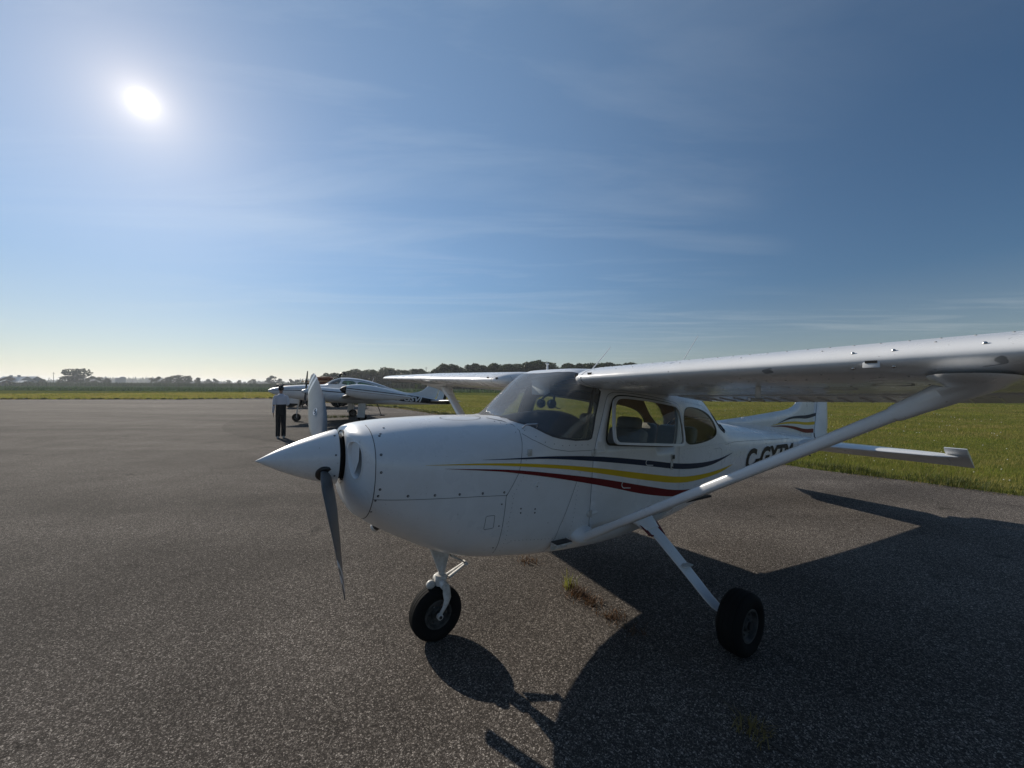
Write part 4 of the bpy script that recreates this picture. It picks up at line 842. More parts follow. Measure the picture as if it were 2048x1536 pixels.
# ------------------------------------------------------------------ ground, apron, fields
def asphalt_mat(name, dark=1.0):
    m = bpy.data.materials.new(name); m.use_nodes = True; N, L = nodes(m); b = N['Principled BSDF']
    tc = N.new('ShaderNodeTexCoord'); V = tc.outputs['Object']
    wn = N.new('ShaderNodeTexNoise'); wn.inputs['Scale'].default_value = 40; wn.inputs['Detail'].default_value = 2; L.new(V, wn.inputs['Vector'])
    wa = N.new('ShaderNodeMix'); wa.data_type = 'RGBA'; wa.blend_type = 'LINEAR_LIGHT'; wa.inputs[0].default_value = 0.010; L.new(V, wa.inputs[6]); L.new(wn.outputs['Color'], wa.inputs[7])
    vo = N.new('ShaderNodeTexVoronoi'); vo.inputs['Scale'].default_value = 120; vo.inputs['Randomness'].default_value = 1.0; L.new(wa.outputs[2], vo.inputs['Vector'])
    ve = N.new('ShaderNodeTexVoronoi'); ve.feature = 'DISTANCE_TO_EDGE'; ve.inputs['Scale'].default_value = 120; L.new(wa.outputs[2], ve.inputs['Vector'])
    sp = N.new('ShaderNodeSeparateColor'); L.new(vo.outputs['Color'], sp.inputs[0])
    cr = N.new('ShaderNodeValToRGB'); e = cr.color_ramp.elements
    cols = [(0.0, (.056, .049, .042)), (.35, (.104, .090, .078)), (.65, (.180, .157, .136)), (.85, (.275, .242, .210)), (1.0, (.45, .40, .35))]
    e[0].position, e[0].color = cols[0][0], (*[c * dark for c in cols[0][1]], 1); e[1].position, e[1].color = cols[-1][0], (*[c * dark for c in cols[-1][1]], 1)
    for p_, c in cols[1:-1]: x = cr.color_ramp.elements.new(p_); x.color = (*[q * dark for q in c], 1)
    L.new(sp.outputs[0], cr.inputs[0])
    em = N.new('ShaderNodeMapRange'); em.inputs['From Min'].default_value = 0.02; em.inputs['From Max'].default_value = 0.16; L.new(ve.outputs['Distance'], em.inputs['Value'])
    mx = N.new('ShaderNodeMix'); mx.data_type = 'RGBA'; L.new(em.outputs[0], mx.inputs[0]); mx.inputs[6].default_value = (.036 * dark, .031 * dark, .028 * dark, 1); L.new(cr.outputs[0], mx.inputs[7])
    # broad worn bands and stains
    mp = N.new('ShaderNodeMapping'); mp.inputs['Rotation'].default_value = (0, 0, .5); mp.inputs['Scale'].default_value = (.05, .30, 1); L.new(V, mp.inputs[0])
    n1 = N.new('ShaderNodeTexNoise'); n1.inputs['Scale'].default_value = 1; n1.inputs['Detail'].default_value = 6; n1.inputs['Distortion'].default_value = 1.2; L.new(mp.outputs[0], n1.inputs['Vector'])
    n2 = N.new('ShaderNodeTexNoise'); n2.inputs['Scale'].default_value = .9; n2.inputs['Detail'].default_value = 7; L.new(V, n2.inputs['Vector'])
    r1 = N.new('ShaderNodeMapRange'); r1.inputs['From Min'].default_value = .33; r1.inputs['From Max'].default_value = .70; r1.inputs['To Min'].default_value = .66; r1.inputs['To Max'].default_value = 1.34; L.new(n1.outputs['Fac'], r1.inputs['Value'])
    r2 = N.new('ShaderNodeMapRange'); r2.inputs['From Min'].default_value = .3; r2.inputs['From Max'].default_value = .7; r2.inputs['To Min'].default_value = .82; r2.inputs['To Max'].default_value = 1.18; L.new(n2.outputs['Fac'], r2.inputs['Value'])
    mm = N.new('ShaderNodeMath'); mm.operation = 'MULTIPLY'; L.new(r1.outputs[0], mm.inputs[0]); L.new(r2.outputs[0], mm.inputs[1])
    sc = N.new('ShaderNodeVectorMath'); sc.operation = 'SCALE'; L.new(mx.outputs[2], sc.inputs[0]); L.new(mm.outputs[0], sc.inputs['Scale'])
    n4 = N.new('ShaderNodeTexNoise'); n4.inputs['Scale'].default_value = 1.7; n4.inputs['Detail'].default_value = 3; L.new(V, n4.inputs['Vector'])
    r4 = N.new('ShaderNodeMapRange'); r4.inputs['From Min'].default_value = .66; r4.inputs['From Max'].default_value = .74; r4.inputs['To Min'].default_value = 1.0; r4.inputs['To Max'].default_value = .62; L.new(n4.outputs['Fac'], r4.inputs['Value'])
    sc2 = N.new('ShaderNodeVectorMath'); sc2.operation = 'SCALE'; L.new(sc.outputs[0], sc2.inputs[0]); L.new(r4.outputs[0], sc2.inputs['Scale'])
    L.new(sc2.outputs[0], b.inputs['Base Color'])
    b.inputs['Roughness'].default_value = .95; b.inputs['Specular IOR Level'].default_value = .08
    pw = N.new('ShaderNodeMath'); pw.operation = 'MINIMUM'; pw.inputs[1].default_value = .28; L.new(ve.outputs['Distance'], pw.inputs[0])
    ad = N.new('ShaderNodeMath'); ad.operation = 'MULTIPLY_ADD'; L.new(sp.outputs[1], ad.inputs[0]); ad.inputs[1].default_value = .22; L.new(pw.outputs[0], ad.inputs[2])
    bp = N.new('ShaderNodeBump'); bp.inputs['Strength'].default_value = .5; bp.inputs['Distance'].default_value = .009; L.new(ad.outputs[0], bp.inputs['Height']); L.new(bp.outputs[0], b.inputs['Normal'])
    return m
def ground_mat(name, c1, c2, c3, s1=.35, s2=6.0, rows=None):
    m = bpy.data.materials.new(name); m.use_nodes = True; N, L = nodes(m); b = N['Principled BSDF']; b.inputs['Roughness'].default_value = 1.0; b.inputs['Specular IOR Level'].default_value = 0.0
    tc = N.new('ShaderNodeTexCoord'); V = tc.outputs['Object']
    n1 = N.new('ShaderNodeTexNoise'); n1.inputs['Scale'].default_value = s1; n1.inputs['Detail'].default_value = 8; n1.inputs['Roughness'].default_value = .65; L.new(V, n1.inputs['Vector'])
    n2 = N.new('ShaderNodeTexNoise'); n2.inputs['Scale'].default_value = s2; n2.inputs['Detail'].default_value = 6; L.new(V, n2.inputs['Vector'])
    r1 = N.new('ShaderNodeMapRange'); r1.inputs['From Min'].default_value = .38; r1.inputs['From Max'].default_value = .64; L.new(n1.outputs['Fac'], r1.inputs['Value'])
    r2 = N.new('ShaderNodeMapRange'); r2.inputs['From Min'].default_value = .35; r2.inputs['From Max'].default_value = .68; L.new(n2.outputs['Fac'], r2.inputs['Value'])
    x = N.new('ShaderNodeMix'); x.data_type = 'RGBA'; L.new(r1.outputs[0], x.inputs[0]); x.inputs[6].default_value = (*c1, 1); x.inputs[7].default_value = (*c2, 1)
    y = N.new('ShaderNodeMix'); y.data_type = 'RGBA'; L.new(r2.outputs[0], y.inputs[0]); L.new(x.outputs[2], y.inputs[6]); y.inputs[7].default_value = (*c3, 1)
    L.new(y.outputs[2], b.inputs['Base Color'])
    bp = N.new('ShaderNodeBump'); bp.inputs['Strength'].default_value = .8; bp.inputs['Distance'].default_value = .08; L.new(n2.outputs['Fac'], bp.inputs['Height']); L.new(bp.outputs[0], b.inputs['Normal'])
    return m
M['asphalt'] = asphalt_mat('chip_seal_asphalt'); M['asphalt_patch'] = asphalt_mat('darker_asphalt_patch', .72)
M['turf'] = ground_mat('turf_soil', (.085, .105, .022), (.125, .115, .036), (.060, .080, .018))
M['crop'] = ground_mat('bean_crop', (.035, .060, .022), (.050, .075, .028), (.016, .032, .012), .08, 1.6)
def sheet(name, poly, z, m, label=None, kind='structure', wobble=0.0, step=None):
    P = dens(poly, step) if step else list(poly)
    if wobble: P = [(x + wobble * math.sin(3.1 * i + x) * rng.random(), y + wobble * math.cos(2.3 * i + y) * rng.random()) for i, (x, y) in enumerate(P)]
    bm = bmesh.new(); vs_ = [bm.verts.new((x, y, z)) for x, y in P]; fc = bm.faces.new(vs_)
    if fc.calc_area() and fc.normal.z < 0: fc.normal_flip()
    bmesh.ops.triangulate(bm, faces=bm.faces); me = bpy.data.meshes.new(name); bm.to_mesh(me); bm.free()
    for pg in me.polygons:
        pass
    o = put(name, me, m); bmx = bmesh.new(); bmx.from_mesh(me); bmx.normal_update()
    if sum(f_.normal.z for f_ in bmx.faces) < 0: bmesh.ops.reverse_faces(bmx, faces=bmx.faces); bmx.to_mesh(me)
    bmx.free(); return tag(o, label, kind=kind)
R0 = 4000
sheet('ground', [(R0 * math.cos(t_), R0 * math.sin(t_)) for t_ in np.linspace(0, 2 * PI, 64, endpoint=False)], -.05, M['turf'])
EDGE = [(26, -24), (15, -2.5), (8.98, 6.75), (8.2, 7.72), (7.03, 8.85), (4.6, 12.4), (1.0, 17.7), (-2.6, 22.9), (-5.1, 25.7), (-9.05, 31.4), (-17, 38.5), (-25, 46), (-32.6, 52.2), (-35, 51.6), (-41, 47.0), (-58, 44.2), (-90, 39)]
APRON = EDGE + [(-140, 20), (-120, -60), (20, -70)]
sheet('apron', APRON, 0.0, M['asphalt'], wobble=.10, step=.6)
pt_ = chaikin([(-14.6, 20.6), (-13.6, 18.2), (-11.6, 15.5), (-9.2, 13.4), (-7.0, 12.4), (-3.5, 12.2), (1.5, 15.5), (-2.8, 22.3), (-8, 27), (-12.6, 23.6)], 3)
sheet('asphalt_patch', pt_, .004, M['asphalt_patch'])
gl_ = [(-300, 95), (-110, 100), (-45, 108), (60, 118), (220, 112), (400, 95), (420, 245), (60, 262), (-45, 268), (-130, 262), (-320, 250)]
sheet('field', gl_, -.03, M['crop'])
cracks = [[(6.37, 8.56), (6.05, 8.2), (5.75, 7.45), (5.4, 6.95), (5.1, 6.3)], [(.15, 4.16), (.45, 3.75), (.62, 3.5), (.85, 3.12), (1.2, 2.6), (1.35, 2.1), (1.6, 1.75)], [(-12, 21.5), (-10.4, 22.2), (-8, 23.5), (-5, 23.9)], [(5.55, 6.9), (5.1, 6.65), (4.9, 6.2)]]
mb = MB()
for c in cracks:
    P = np.array(dens(c, .08, False)); P = P + rng.normal(0, .014, P.shape); T = np.gradient(P, axis=0); T /= np.linalg.norm(T, axis=1)[:, None]; Nn = np.stack([-T[:, 1], T[:, 0]], 1) * rng.uniform(.004, .012, (len(P), 1)); n = len(P)
    mb.add([(x, y, .0045) for x, y in np.vstack([P + Nn, P - Nn])], [(i, i + 1, n + i + 1, n + i) for i in range(n - 1)])
tag(mb.obj('pavement_cracks', mat('dry_crack_dirt', (.10, .085, .07), .95, var=.4, vscale=3), smooth=None), 'fine dirt-filled cracks in the grey asphalt apron', kind='stuff')

# ------------------------------------------------------------------ grass, weeds, crops
def leaf_mat(name, c1, c2, trans=.35, rough=.55, dry=None):
    m = bpy.data.materials.new(name); m.use_nodes = True; N, L = nodes(m); N.clear(); out = N.new('ShaderNodeOutputMaterial')
    g = N.new('ShaderNodeNewGeometry'); r = N.new('ShaderNodeMix'); r.data_type = 'RGBA'; L.new(g.outputs['Random Per Island'], r.inputs[0]); r.inputs[6].default_value = (*c1, 1); r.inputs[7].default_value = (*c2, 1)
    tc = N.new('ShaderNodeTexCoord'); n = N.new('ShaderNodeTexNoise'); n.inputs['Scale'].default_value = .22; n.inputs['Detail'].default_value = 5; L.new(tc.outputs['Object'], n.inputs['Vector'])
    rr = N.new('ShaderNodeMapRange'); rr.inputs['From Min'].default_value = .3; rr.inputs['From Max'].default_value = .7; rr.inputs['To Min'].default_value = .65; rr.inputs['To Max'].default_value = 1.3; L.new(n.outputs['Fac'], rr.inputs['Value'])
    sc = N.new('ShaderNodeVectorMath'); sc.operation = 'SCALE'; L.new(r.outputs[2], sc.inputs[0]); L.new(rr.outputs[0], sc.inputs['Scale'])
    if dry:
        n5 = N.new('ShaderNodeTexNoise'); n5.inputs['Scale'].default_value = .30; n5.inputs['Detail'].default_value = 6; n5.inputs['Roughness'].default_value = .7; m5 = N.new('ShaderNodeMapping'); m5.inputs['Scale'].default_value = (.6, 1.6, 1); m5.inputs['Rotation'].default_value = (0, 0, .6); L.new(tc.outputs['Object'], m5.inputs[0]); L.new(m5.outputs[0], n5.inputs['Vector'])
        r5 = N.new('ShaderNodeMapRange'); r5.inputs['From Min'].default_value = .44; r5.inputs['From Max'].default_value = .60; r5.inputs['To Max'].default_value = .85; L.new(n5.outputs['Fac'], r5.inputs['Value'])
        x5 = N.new('ShaderNodeMix'); x5.data_type = 'RGBA'; L.new(r5.outputs[0], x5.inputs[0]); L.new(sc.outputs[0], x5.inputs[6]); x5.inputs[7].default_value = (*dry, 1); sc = x5
    sc_out = sc.outputs[2] if dry else sc.outputs[0]
    d = N.new('ShaderNodeBsdfPrincipled'); d.inputs['Roughness'].default_value = rough; d.inputs['Specular IOR Level'].default_value = .25; L.new(sc_out, d.inputs['Base Color'])
    t_ = N.new('ShaderNodeBsdfTranslucent'); L.new(sc_out, t_.inputs['Color']); mx = N.new('ShaderNodeMixShader'); mx.inputs[0].default_value = trans
    L.new(d.outputs[0], mx.inputs[1]); L.new(t_.outputs[0], mx.inputs[2]); L.new(mx.outputs[0], out.inputs[0]); return m
M['grass'] = leaf_mat('grass_blades', (.135, .180, .018), (.29, .265, .055), .5, dry=(.36, .285, .095)); M['dry'] = leaf_mat('dry_grass', (.20, .15, .045), (.27, .21, .08))
M['weed'] = leaf_mat('edge_weeds', (.030, .050, .010), (.085, .090, .022)); M['redweed'] = leaf_mat('reddish_weed', (.10, .048, .024), (.17, .10, .05))
M['leaf'] = leaf_mat('tree_leaves', (.020, .036, .010), (.050, .070, .018), .3); M['corn'] = leaf_mat('corn_leaves', (.022, .045, .010), (.050, .070, .018), .25)
M['bark'] = mat('bark', (.075, .06, .048), .9, var=.4, vscale=8, bump=.4)
def blades(P, h, w, lean=.35, seed=1):
    r = np.random.default_rng(seed); n = len(P); az = r.uniform(0, 2 * PI, n); h = h * r.uniform(.6, 1.3, n); d = np.stack([np.cos(az), np.sin(az), np.zeros(n)], 1); s = np.stack([-d[:, 1], d[:, 0], d[:, 2]], 1)
    ln = r.uniform(0, lean, n) * h
    B = np.column_stack([P, np.zeros(n) if P.shape[1] == 2 else np.zeros((n, 0))])
    a = B - s * w[:, None] / 2; b = B + s * w[:, None] / 2
    m1 = B + d * (ln * .35)[:, None] + np.array((0, 0, 1)) * (h * .6)[:, None]; a2 = m1 - s * w[:, None] * .38; b2 = m1 + s * w[:, None] * .38
    tip = B + d * ln[:, None] + np.array((0, 0, 1)) * h[:, None]
    V = np.stack([a, b, b2, a2, tip], 1).reshape(-1, 3); i = np.arange(n)[:, None] * 5
    return V, np.vstack([i + [0, 1, 2], i + [0, 2, 3], i + [3, 2, 4]])
def stuff(name, parts, m, label):
    V = np.vstack([p[0] for p in parts]); off = np.cumsum([0] + [len(p[0]) for p in parts[:-1]]); F = np.vstack([p[1] + o for p, o in zip(parts, off)])
    return tag(put(name, fast_mesh(name, V, F), m), label, kind='stuff')
edge_np = np.array(EDGE)
def off_apron(P): return ~inside(P, np.array(APRON))
def polar(n, az0, az1, d0, d1, p=1.0):
    az = np.radians(rng.uniform(az0, az1, n)); u = rng.random(n); d = d0 * (d1 / d0) ** (u ** p); return np.stack([d * np.sin(az), d * np.cos(az)], 1), d
P, d = polar(420000, -25, 62, 8.5, 75, .8); k = off_apron(P) & (P[:, 1] > 2); P, d = P[k], d[k]
# low-frequency mowing bands
band = .5 + .5 * np.sin(P[:, 0] * .28 + P[:, 1] * .42 + 1.2 * np.sin(P[:, 0] * .11))
hg = .055 + .05 * band
far = [blades(P, hg * .85, .0032 * (d / 9) ** .95, 1.1, 3)]
P2, d2 = polar(60000, -58, -20, 46, 105); k = off_apron(P2); P2, d2 = P2[k], d2[k]
far.append(blades(P2, np.full(len(P2), .16), .05 + .0012 * d2, .5, 4))
stuff('grass', far, M['grass'], 'green mown grass beside and beyond the asphalt apron')
P, d = polar(60000, -25, 62, 9, 60, .8); k = off_apron(P); P, d = P[k], d[k]; nz = np.sin(P[:, 0] * .9) * np.sin(P[:, 1] * .7 + 1) + .3 * np.sin(P[:, 0] * 2.3 + P[:, 1]); k = nz > .05; P, d = P[k], d[k]
stuff('dry_grass', [blades(P, np.full(len(P), .065), .0040 * (d / 9) ** .95, 1.0, 5)], M['dry'], 'straw-coloured dry blades scattered through the mown grass')
# taller weeds along the broken apron edge
E_ = np.array(dens([tuple(e) for e in EDGE], .012, False)); E_ = E_[(E_[:, 1] > 3) & (E_[:, 1] < 54)]
def along(n, w0, w1):
    i = rng.integers(0, len(E_) - 40, n); T = E_[i + 30] - E_[i]; T /= np.linalg.norm(T, axis=1)[:, None] + 1e-9; Nn = np.stack([T[:, 1], -T[:, 0]], 1); Nn *= np.sign((Nn * np.array((1, .6))).sum(1))[:, None]
    return E_[i] + Nn * rng.uniform(w0, w1, n)[:, None] + rng.normal(0, .05, (n, 2))
P = along(60000, -.12, .75); d = np.hypot(*P.T); cl = (np.sin(P[:, 0] * 3.1) * np.sin(P[:, 1] * 2.7) + .6 * np.sin(P[:, 0] * 7 + P[:, 1] * 5)); k = cl > -.25; P, d, cl = P[k], d[k], cl[k]
stuff('edge_weeds', [blades(P, .075 + .085 * np.clip(cl, -.5, 1.2), .0070 * np.maximum(d / 9, .8), 1.7, 6)], M['weed'], 'dark tangled weeds along the broken edge of the apron')
P = along(5000, -.25, .1); stuff('dead_edge_grass', [blades(P, np.full(len(P), .05), .006 * np.maximum(np.hypot(*P.T) / 9, .8), 1.5, 7)], M['dry'], 'dead brown stalks lying along the apron edge')
# white clover heads in the turf
P, d = polar(420, -20, 60, 9.5, 45, .8); k = off_apron(P); P, d = P[k], d[k]; V, F = [], []
for (x, y), dd in zip(P, d):
    r = .012 * (dd / 10) ** .7; b = len(V); V += [(x - r, y, .10), (x + r, y, .10), (x, y - r, .10), (x, y + r, .10), (x, y, .10 + r * 1.2), (x, y, .10 - r * .4)]; F += [(b, b + 2, b + 4), (b + 2, b + 1, b + 4), (b + 1, b + 3, b + 4), (b + 3, b, b + 4), (b, b + 3, b + 5), (b + 3, b + 1, b + 5), (b + 1, b + 2, b + 5), (b + 2, b, b + 5)]
tag(put('clover_heads', fast_mesh('clover_heads', V, np.array(F)), mat('clover_white', (.55, .53, .45), .8)), 'tiny pale clover heads dotted over the mown grass', kind='stuff')
# corn and beans
def field_plants(y0, y1, x0, x1, rows, gap, h, w, seed):
    r = np.random.default_rng(seed); out = []
    for yy in np.linspace(y0, y1, rows):
        xs = np.arange(x0, x1, gap); xs = xs + r.normal(0, gap * .3, len(xs)); out.append(np.stack([xs, yy + xs * .03 + r.normal(0, .25, len(xs))], 1))
    P = np.vstack(out); k = np.abs(P[:, 0]) < P[:, 1] * 1.7; P = P[k]
    return blades(P, np.full(len(P), h), np.full(len(P), w), .5, seed)
stuff('corn', [field_plants(262, 290, -330, 330, 9, .30, 2.5, .30, 8), field_plants(262, 275, -330, 330, 5, .22, 2.2, .35, 18)], M['corn'], 'tall dark green corn standing in a long far strip')
stuff('bean_plants', [field_plants(104, 255, -280, 330, 46, .50, .50, .40, 9)], leaf_mat('bean_leaves', (.045, .085, .030), (.075, .115, .045), .3), 'low green bean plants in rows beyond the mown grass')
# weeds growing out of the crack by the nose wheel
def clump(P0, n, r, h, w, seed, lean=1.1):
    q = np.random.default_rng(seed); P = np.array(P0) + q.normal(0, r, (n, 2)); return blades(P, np.full(n, h), np.full(n, w), lean, seed)
def weed(name, label, parts, parent=None):
    o = empty(name, loc=(0, 0, 0))
    for nm, ps, m in parts:
        V = np.vstack([p[0] for p in ps]); of = np.cumsum([0] + [len(p[0]) for p in ps[:-1]]); F = np.vstack([p[1] + k for p, k in zip(ps, of)]); tag(put(nm, fast_mesh(nm, V, F), m, o), kind='stuff')
    return tag(o, label, 'weed', 'weeds in the apron crack')
weed('weed', 'reddish spreading weed with a few green blades in the crack behind the nose wheel', [('stems', [clump((.60, 3.50), 160, .055, .045, .006, 21, 1.8), clump((.70, 3.36), 120, .045, .04, .006, 22, 1.8), clump((.56, 3.60), 60, .03, .05, .006, 20, 1.8)], M['redweed']), ('blades', [clump((.54, 3.62), 26, .035, .13, .006, 23, .8)], M['grass'])])
weed('weed', 'flat brownish weed at the edge of the wing shadow, further along the crack', [('stems', [clump((.84, 3.16), 120, .05, .035, .006, 24, 1.9), clump((.95, 2.95), 50, .05, .03, .005, 25, 1.9)], M['redweed'])])
weed('weed', 'small rusty weed in the crack under the belly of the near aeroplane', [('stems', [clump((.17, 4.14), 70, .05, .04, .007, 26, 1.8)], M['redweed'])])
weed('weed', 'dark dried weed lying in the shadow in front of the main wheel', [('stems', [clump((1.32, 2.12), 70, .05, .05, .006, 27, 1.6)], M['dry'])])
weed('weed', 'low green grass tuft on the asphalt under the twin-engine aeroplane', [('blades', [clump((-10.5, 22.3), 160, .35, .12, .02, 28, 1.2), clump((-9.8, 22.6), 120, .3, .10, .02, 29, 1.2)], M['weed'])])

# ------------------------------------------------------------------ trees, farm buildings, poles
def crown_mesh(seed, blobs, n=900, leaf=.42):
    r = np.random.default_rng(seed); V = []; w = np.array([b[3] * b[4] for b in blobs]); w = w / w.sum()
    idx = r.choice(len(blobs), n, p=w); B = np.array(blobs)[idx]; u = r.normal(0, 1, (n, 3)); u /= np.linalg.norm(u, axis=1)[:, None]; rad = r.uniform(.55, 1.08, n) ** .6
    C = B[:, :3] + u * np.stack([B[:, 3], B[:, 3], B[:, 4]], 1) * rad[:, None]
    a = r.normal(0, 1, (n, 3)); a /= np.linalg.norm(a, axis=1)[:, None]; b = np.cross(a, r.normal(0, 1, (n, 3))); b /= np.linalg.norm(b, axis=1)[:, None]
    s = leaf * r.uniform(.5, 1.3, (n, 1)); V = np.stack([C - a * s, C + b * s * .7, C + a * s, C - b * s * .7], 1).reshape(-1, 3)
    return fast_mesh('crown', V, np.arange(4 * n).reshape(-1, 4))
def tree_kind(seed, tall, wide, nb=9, n=950, leaf=.42, low=.25):
    """unit tree about 10 m tall scaled later; returns crown mesh and trunk mesh"""
    r = np.random.default_rng(seed); bl = []
    for k in range(nb):
        z = tall * (low + (1 - low) * .9 * (k + .5) / nb); q = wide * (1 - abs((z / tall - .55)) * 1.0) * r.uniform(.3, .85); th = r.uniform(0, 2 * PI); bl.append((q * math.cos(th), q * math.sin(th), z, wide * r.uniform(.32, .55), tall * r.uniform(.08, .13)))
    bl.append((0, 0, tall * .88, wide * .35, tall * .12))
    mb = MB(); mb.tube([(0, 0, -.1), (.05, 0, tall * .3), (-.05, .05, tall * .6), (0, 0, tall * .85)], [tall * .022, tall * .017, tall * .010, tall * .003], 7)
    for b_ in bl[2:7]: mb.tube([(0, 0, b_[2] - tall * .16), (b_[0] * .5, b_[1] * .5, b_[2] - tall * .05), (b_[0], b_[1], b_[2])], [tall * .008, tall * .006, tall * .002], 5)
    tm = fast_mesh('trunk', mb.V, mb.F); cm = crown_mesh(seed + 50, bl, n, leaf); cm.materials.append(M['leaf']); tm.materials.append(M['bark']); return cm, tm
KINDS = [tree_kind(100 + k, 10, (4.0, 3.2, 4.4, 3.0, 3.7, 3.4)[k], 12, 2300, .31, .12) for k in range(6)]
POPLAR = tree_kind(140, 10, 1.5, 9, 700, .35, .12); OPEN_ = tree_kind(150, 10, 5.6, 14, 1700, .45, .22)
def tree(kind, x, y, h, label, group=None, rz=0.0, sx=1.0, name='tree'):
    o = empty(name, loc=(x, y, -.05)); o.scale = (h / 10 * sx, h / 10 * sx, h / 10); o.rotation_euler.z = rz
    for nm, me in (('crown', kind[0]), ('trunk', kind[1])):
        c = bpy.data.objects.new(nm, me); COL.objects.link(c); c.parent = o
    return tag(o, label, 'tree', group)
def top_h(px_y, Y, px_x): return CAM_H + (768 - px_y + .0059 * (px_x - 1024) + 4.0) / F_PX * Y
PROFX = [600, 640, 680, 720, 770, 810, 845, 856, 885, 930, 980, 1020, 1050, 1070, 1100, 1150, 1190, 1240, 1400, 1700, 2100]
PROFY = [757, 748, 744, 741, 737, 740, 739, 747, 729, 731, 728, 726, 729, 719, 728, 730, 727, 728, 728, 730, 732]
r_ = random.Random(5)
def wood_label(x, row):
    where = 'left of the slender pole' if x < 850 else 'above the far wing' if x < 1045 else 'above the windshield' if x < 1100 else 'above the cabin roof' if x < 1230 else 'behind the near wing'
    return ('front-row leafy tree of the wood ', 'leafy tree in the middle of the wood ', 'back-row leafy tree of the wood ')[row] + where
for row in range(3):
    xs = 640 + row * 6
    while xs < 1760:
        Y = (205 if xs < 850 else 180) + row * 9 + r_.uniform(-4, 4); h = top_h(np.interp(xs, PROFX, PROFY) + r_.uniform(-3, 10) + row * -.5, Y, xs)
        tree(KINDS[r_.randrange(6)], (xs - 1024) / F_PX * Y, Y, h, wood_label(xs, row), 'trees of the wood behind the aeroplanes', r_.uniform(0, 6.28), r_.uniform(1.1, 1.5))
        xs += r_.uniform(11, 19) * (1.0 if xs < 1260 else 2.0)
# undergrowth below the wood
P = np.stack([rng.uniform(-108, 190, 26000), rng.uniform(168, 186, 26000)], 1); P[:, 1] += np.where(P[:, 0] < -42, 26, 0)
stuff('undergrowth', [blades(P, np.full(len(P), 2.6), np.full(len(P), .7), .6, 31)], M['leaf'], 'dark scrub filling the foot of the wood')
def far_tree(px, top, Y, kind, label, sx=1.0, group='scattered farm trees on the far horizon'):
    return tree(kind, (px - 1024) / F_PX * Y, Y, top_h(top, Y, px), label, group, px * .37, sx * 1.35)
far_tree(155, 737, 300, OPEN_, 'broad open-crowned tree, the biggest one left of the silos', .95)
for px, top, k, lab in ((140, 752, 0, 'low bushy tree at the left foot of the biggest far tree'), (184, 752, 1, 'small tree just right of the biggest far tree'), (197, 754, 2, 'round tree midway between the biggest far tree and the silos'), (216, 756, 3, 'low tree just left of the two silos'), (85, 758, 0, 'tiny bush-like tree right of the grey barns'), (122, 759, 2, 'tiny tree right of the utility poles')):
    far_tree(px, top, 310, KINDS[k], lab)
for px, top, k, lab in ((302, 755, POPLAR, 'pointed conifer-like tree, leftmost of the clump right of the silos'), (318, 753, KINDS[1], 'peaked tree beside the pointed one right of the silos'), (334, 754, KINDS[4], 'rounded tree left of centre in the clump right of the silos'), (348, 751, KINDS[2], 'full tree in the middle of the clump right of the silos'), (362, 750, KINDS[0], 'tallest tree of the clump right of the silos'), (378, 751, KINDS[5], 'dense tree right of the tallest one in the far clump'), (395, 755, KINDS[3], 'separate small tree at the right end of the far clump')):
    far_tree(px, top, 330, k, lab)
for px, top, k, lab in ((416, 758, KINDS[0], 'faint round tree, first of the low pair left of the person'), (428, 757, KINDS[1], 'faint round tree, second of the low pair left of the person'), (455, 760, KINDS[2], 'low hazy tree far behind the corn, left of the person'), (478, 760, KINDS[3], 'low hazy tree with sloping top far behind the corn'), (505, 758, KINDS[4], 'hazy tree left of the tall one by the twin nose'), (543, 751, KINDS[5], 'tall hazy tree standing above the nose of the twin'), (560, 757, KINDS[0], 'hazy tree just above the head of the person'), (580, 758, KINDS[1], 'hazy tree behind the nose of the twin'), (596, 759, KINDS[2], 'hazy tree behind the propeller tip')):
    far_tree(px, top, 420, k, lab)
# far blue woods as one mass
P = np.stack([rng.uniform(-1250, -420, 5000), rng.uniform(880, 980, 5000)], 1); hh = 9 + 4 * np.sin(P[:, 0] * .012) + 3 * np.sin(P[:, 0] * .05)
stuff('far_woods', [blades(P, hh * 1.05, np.full(len(P), 5.0), .3, 33)], M['leaf'], 'long low line of hazy woods on the left horizon')
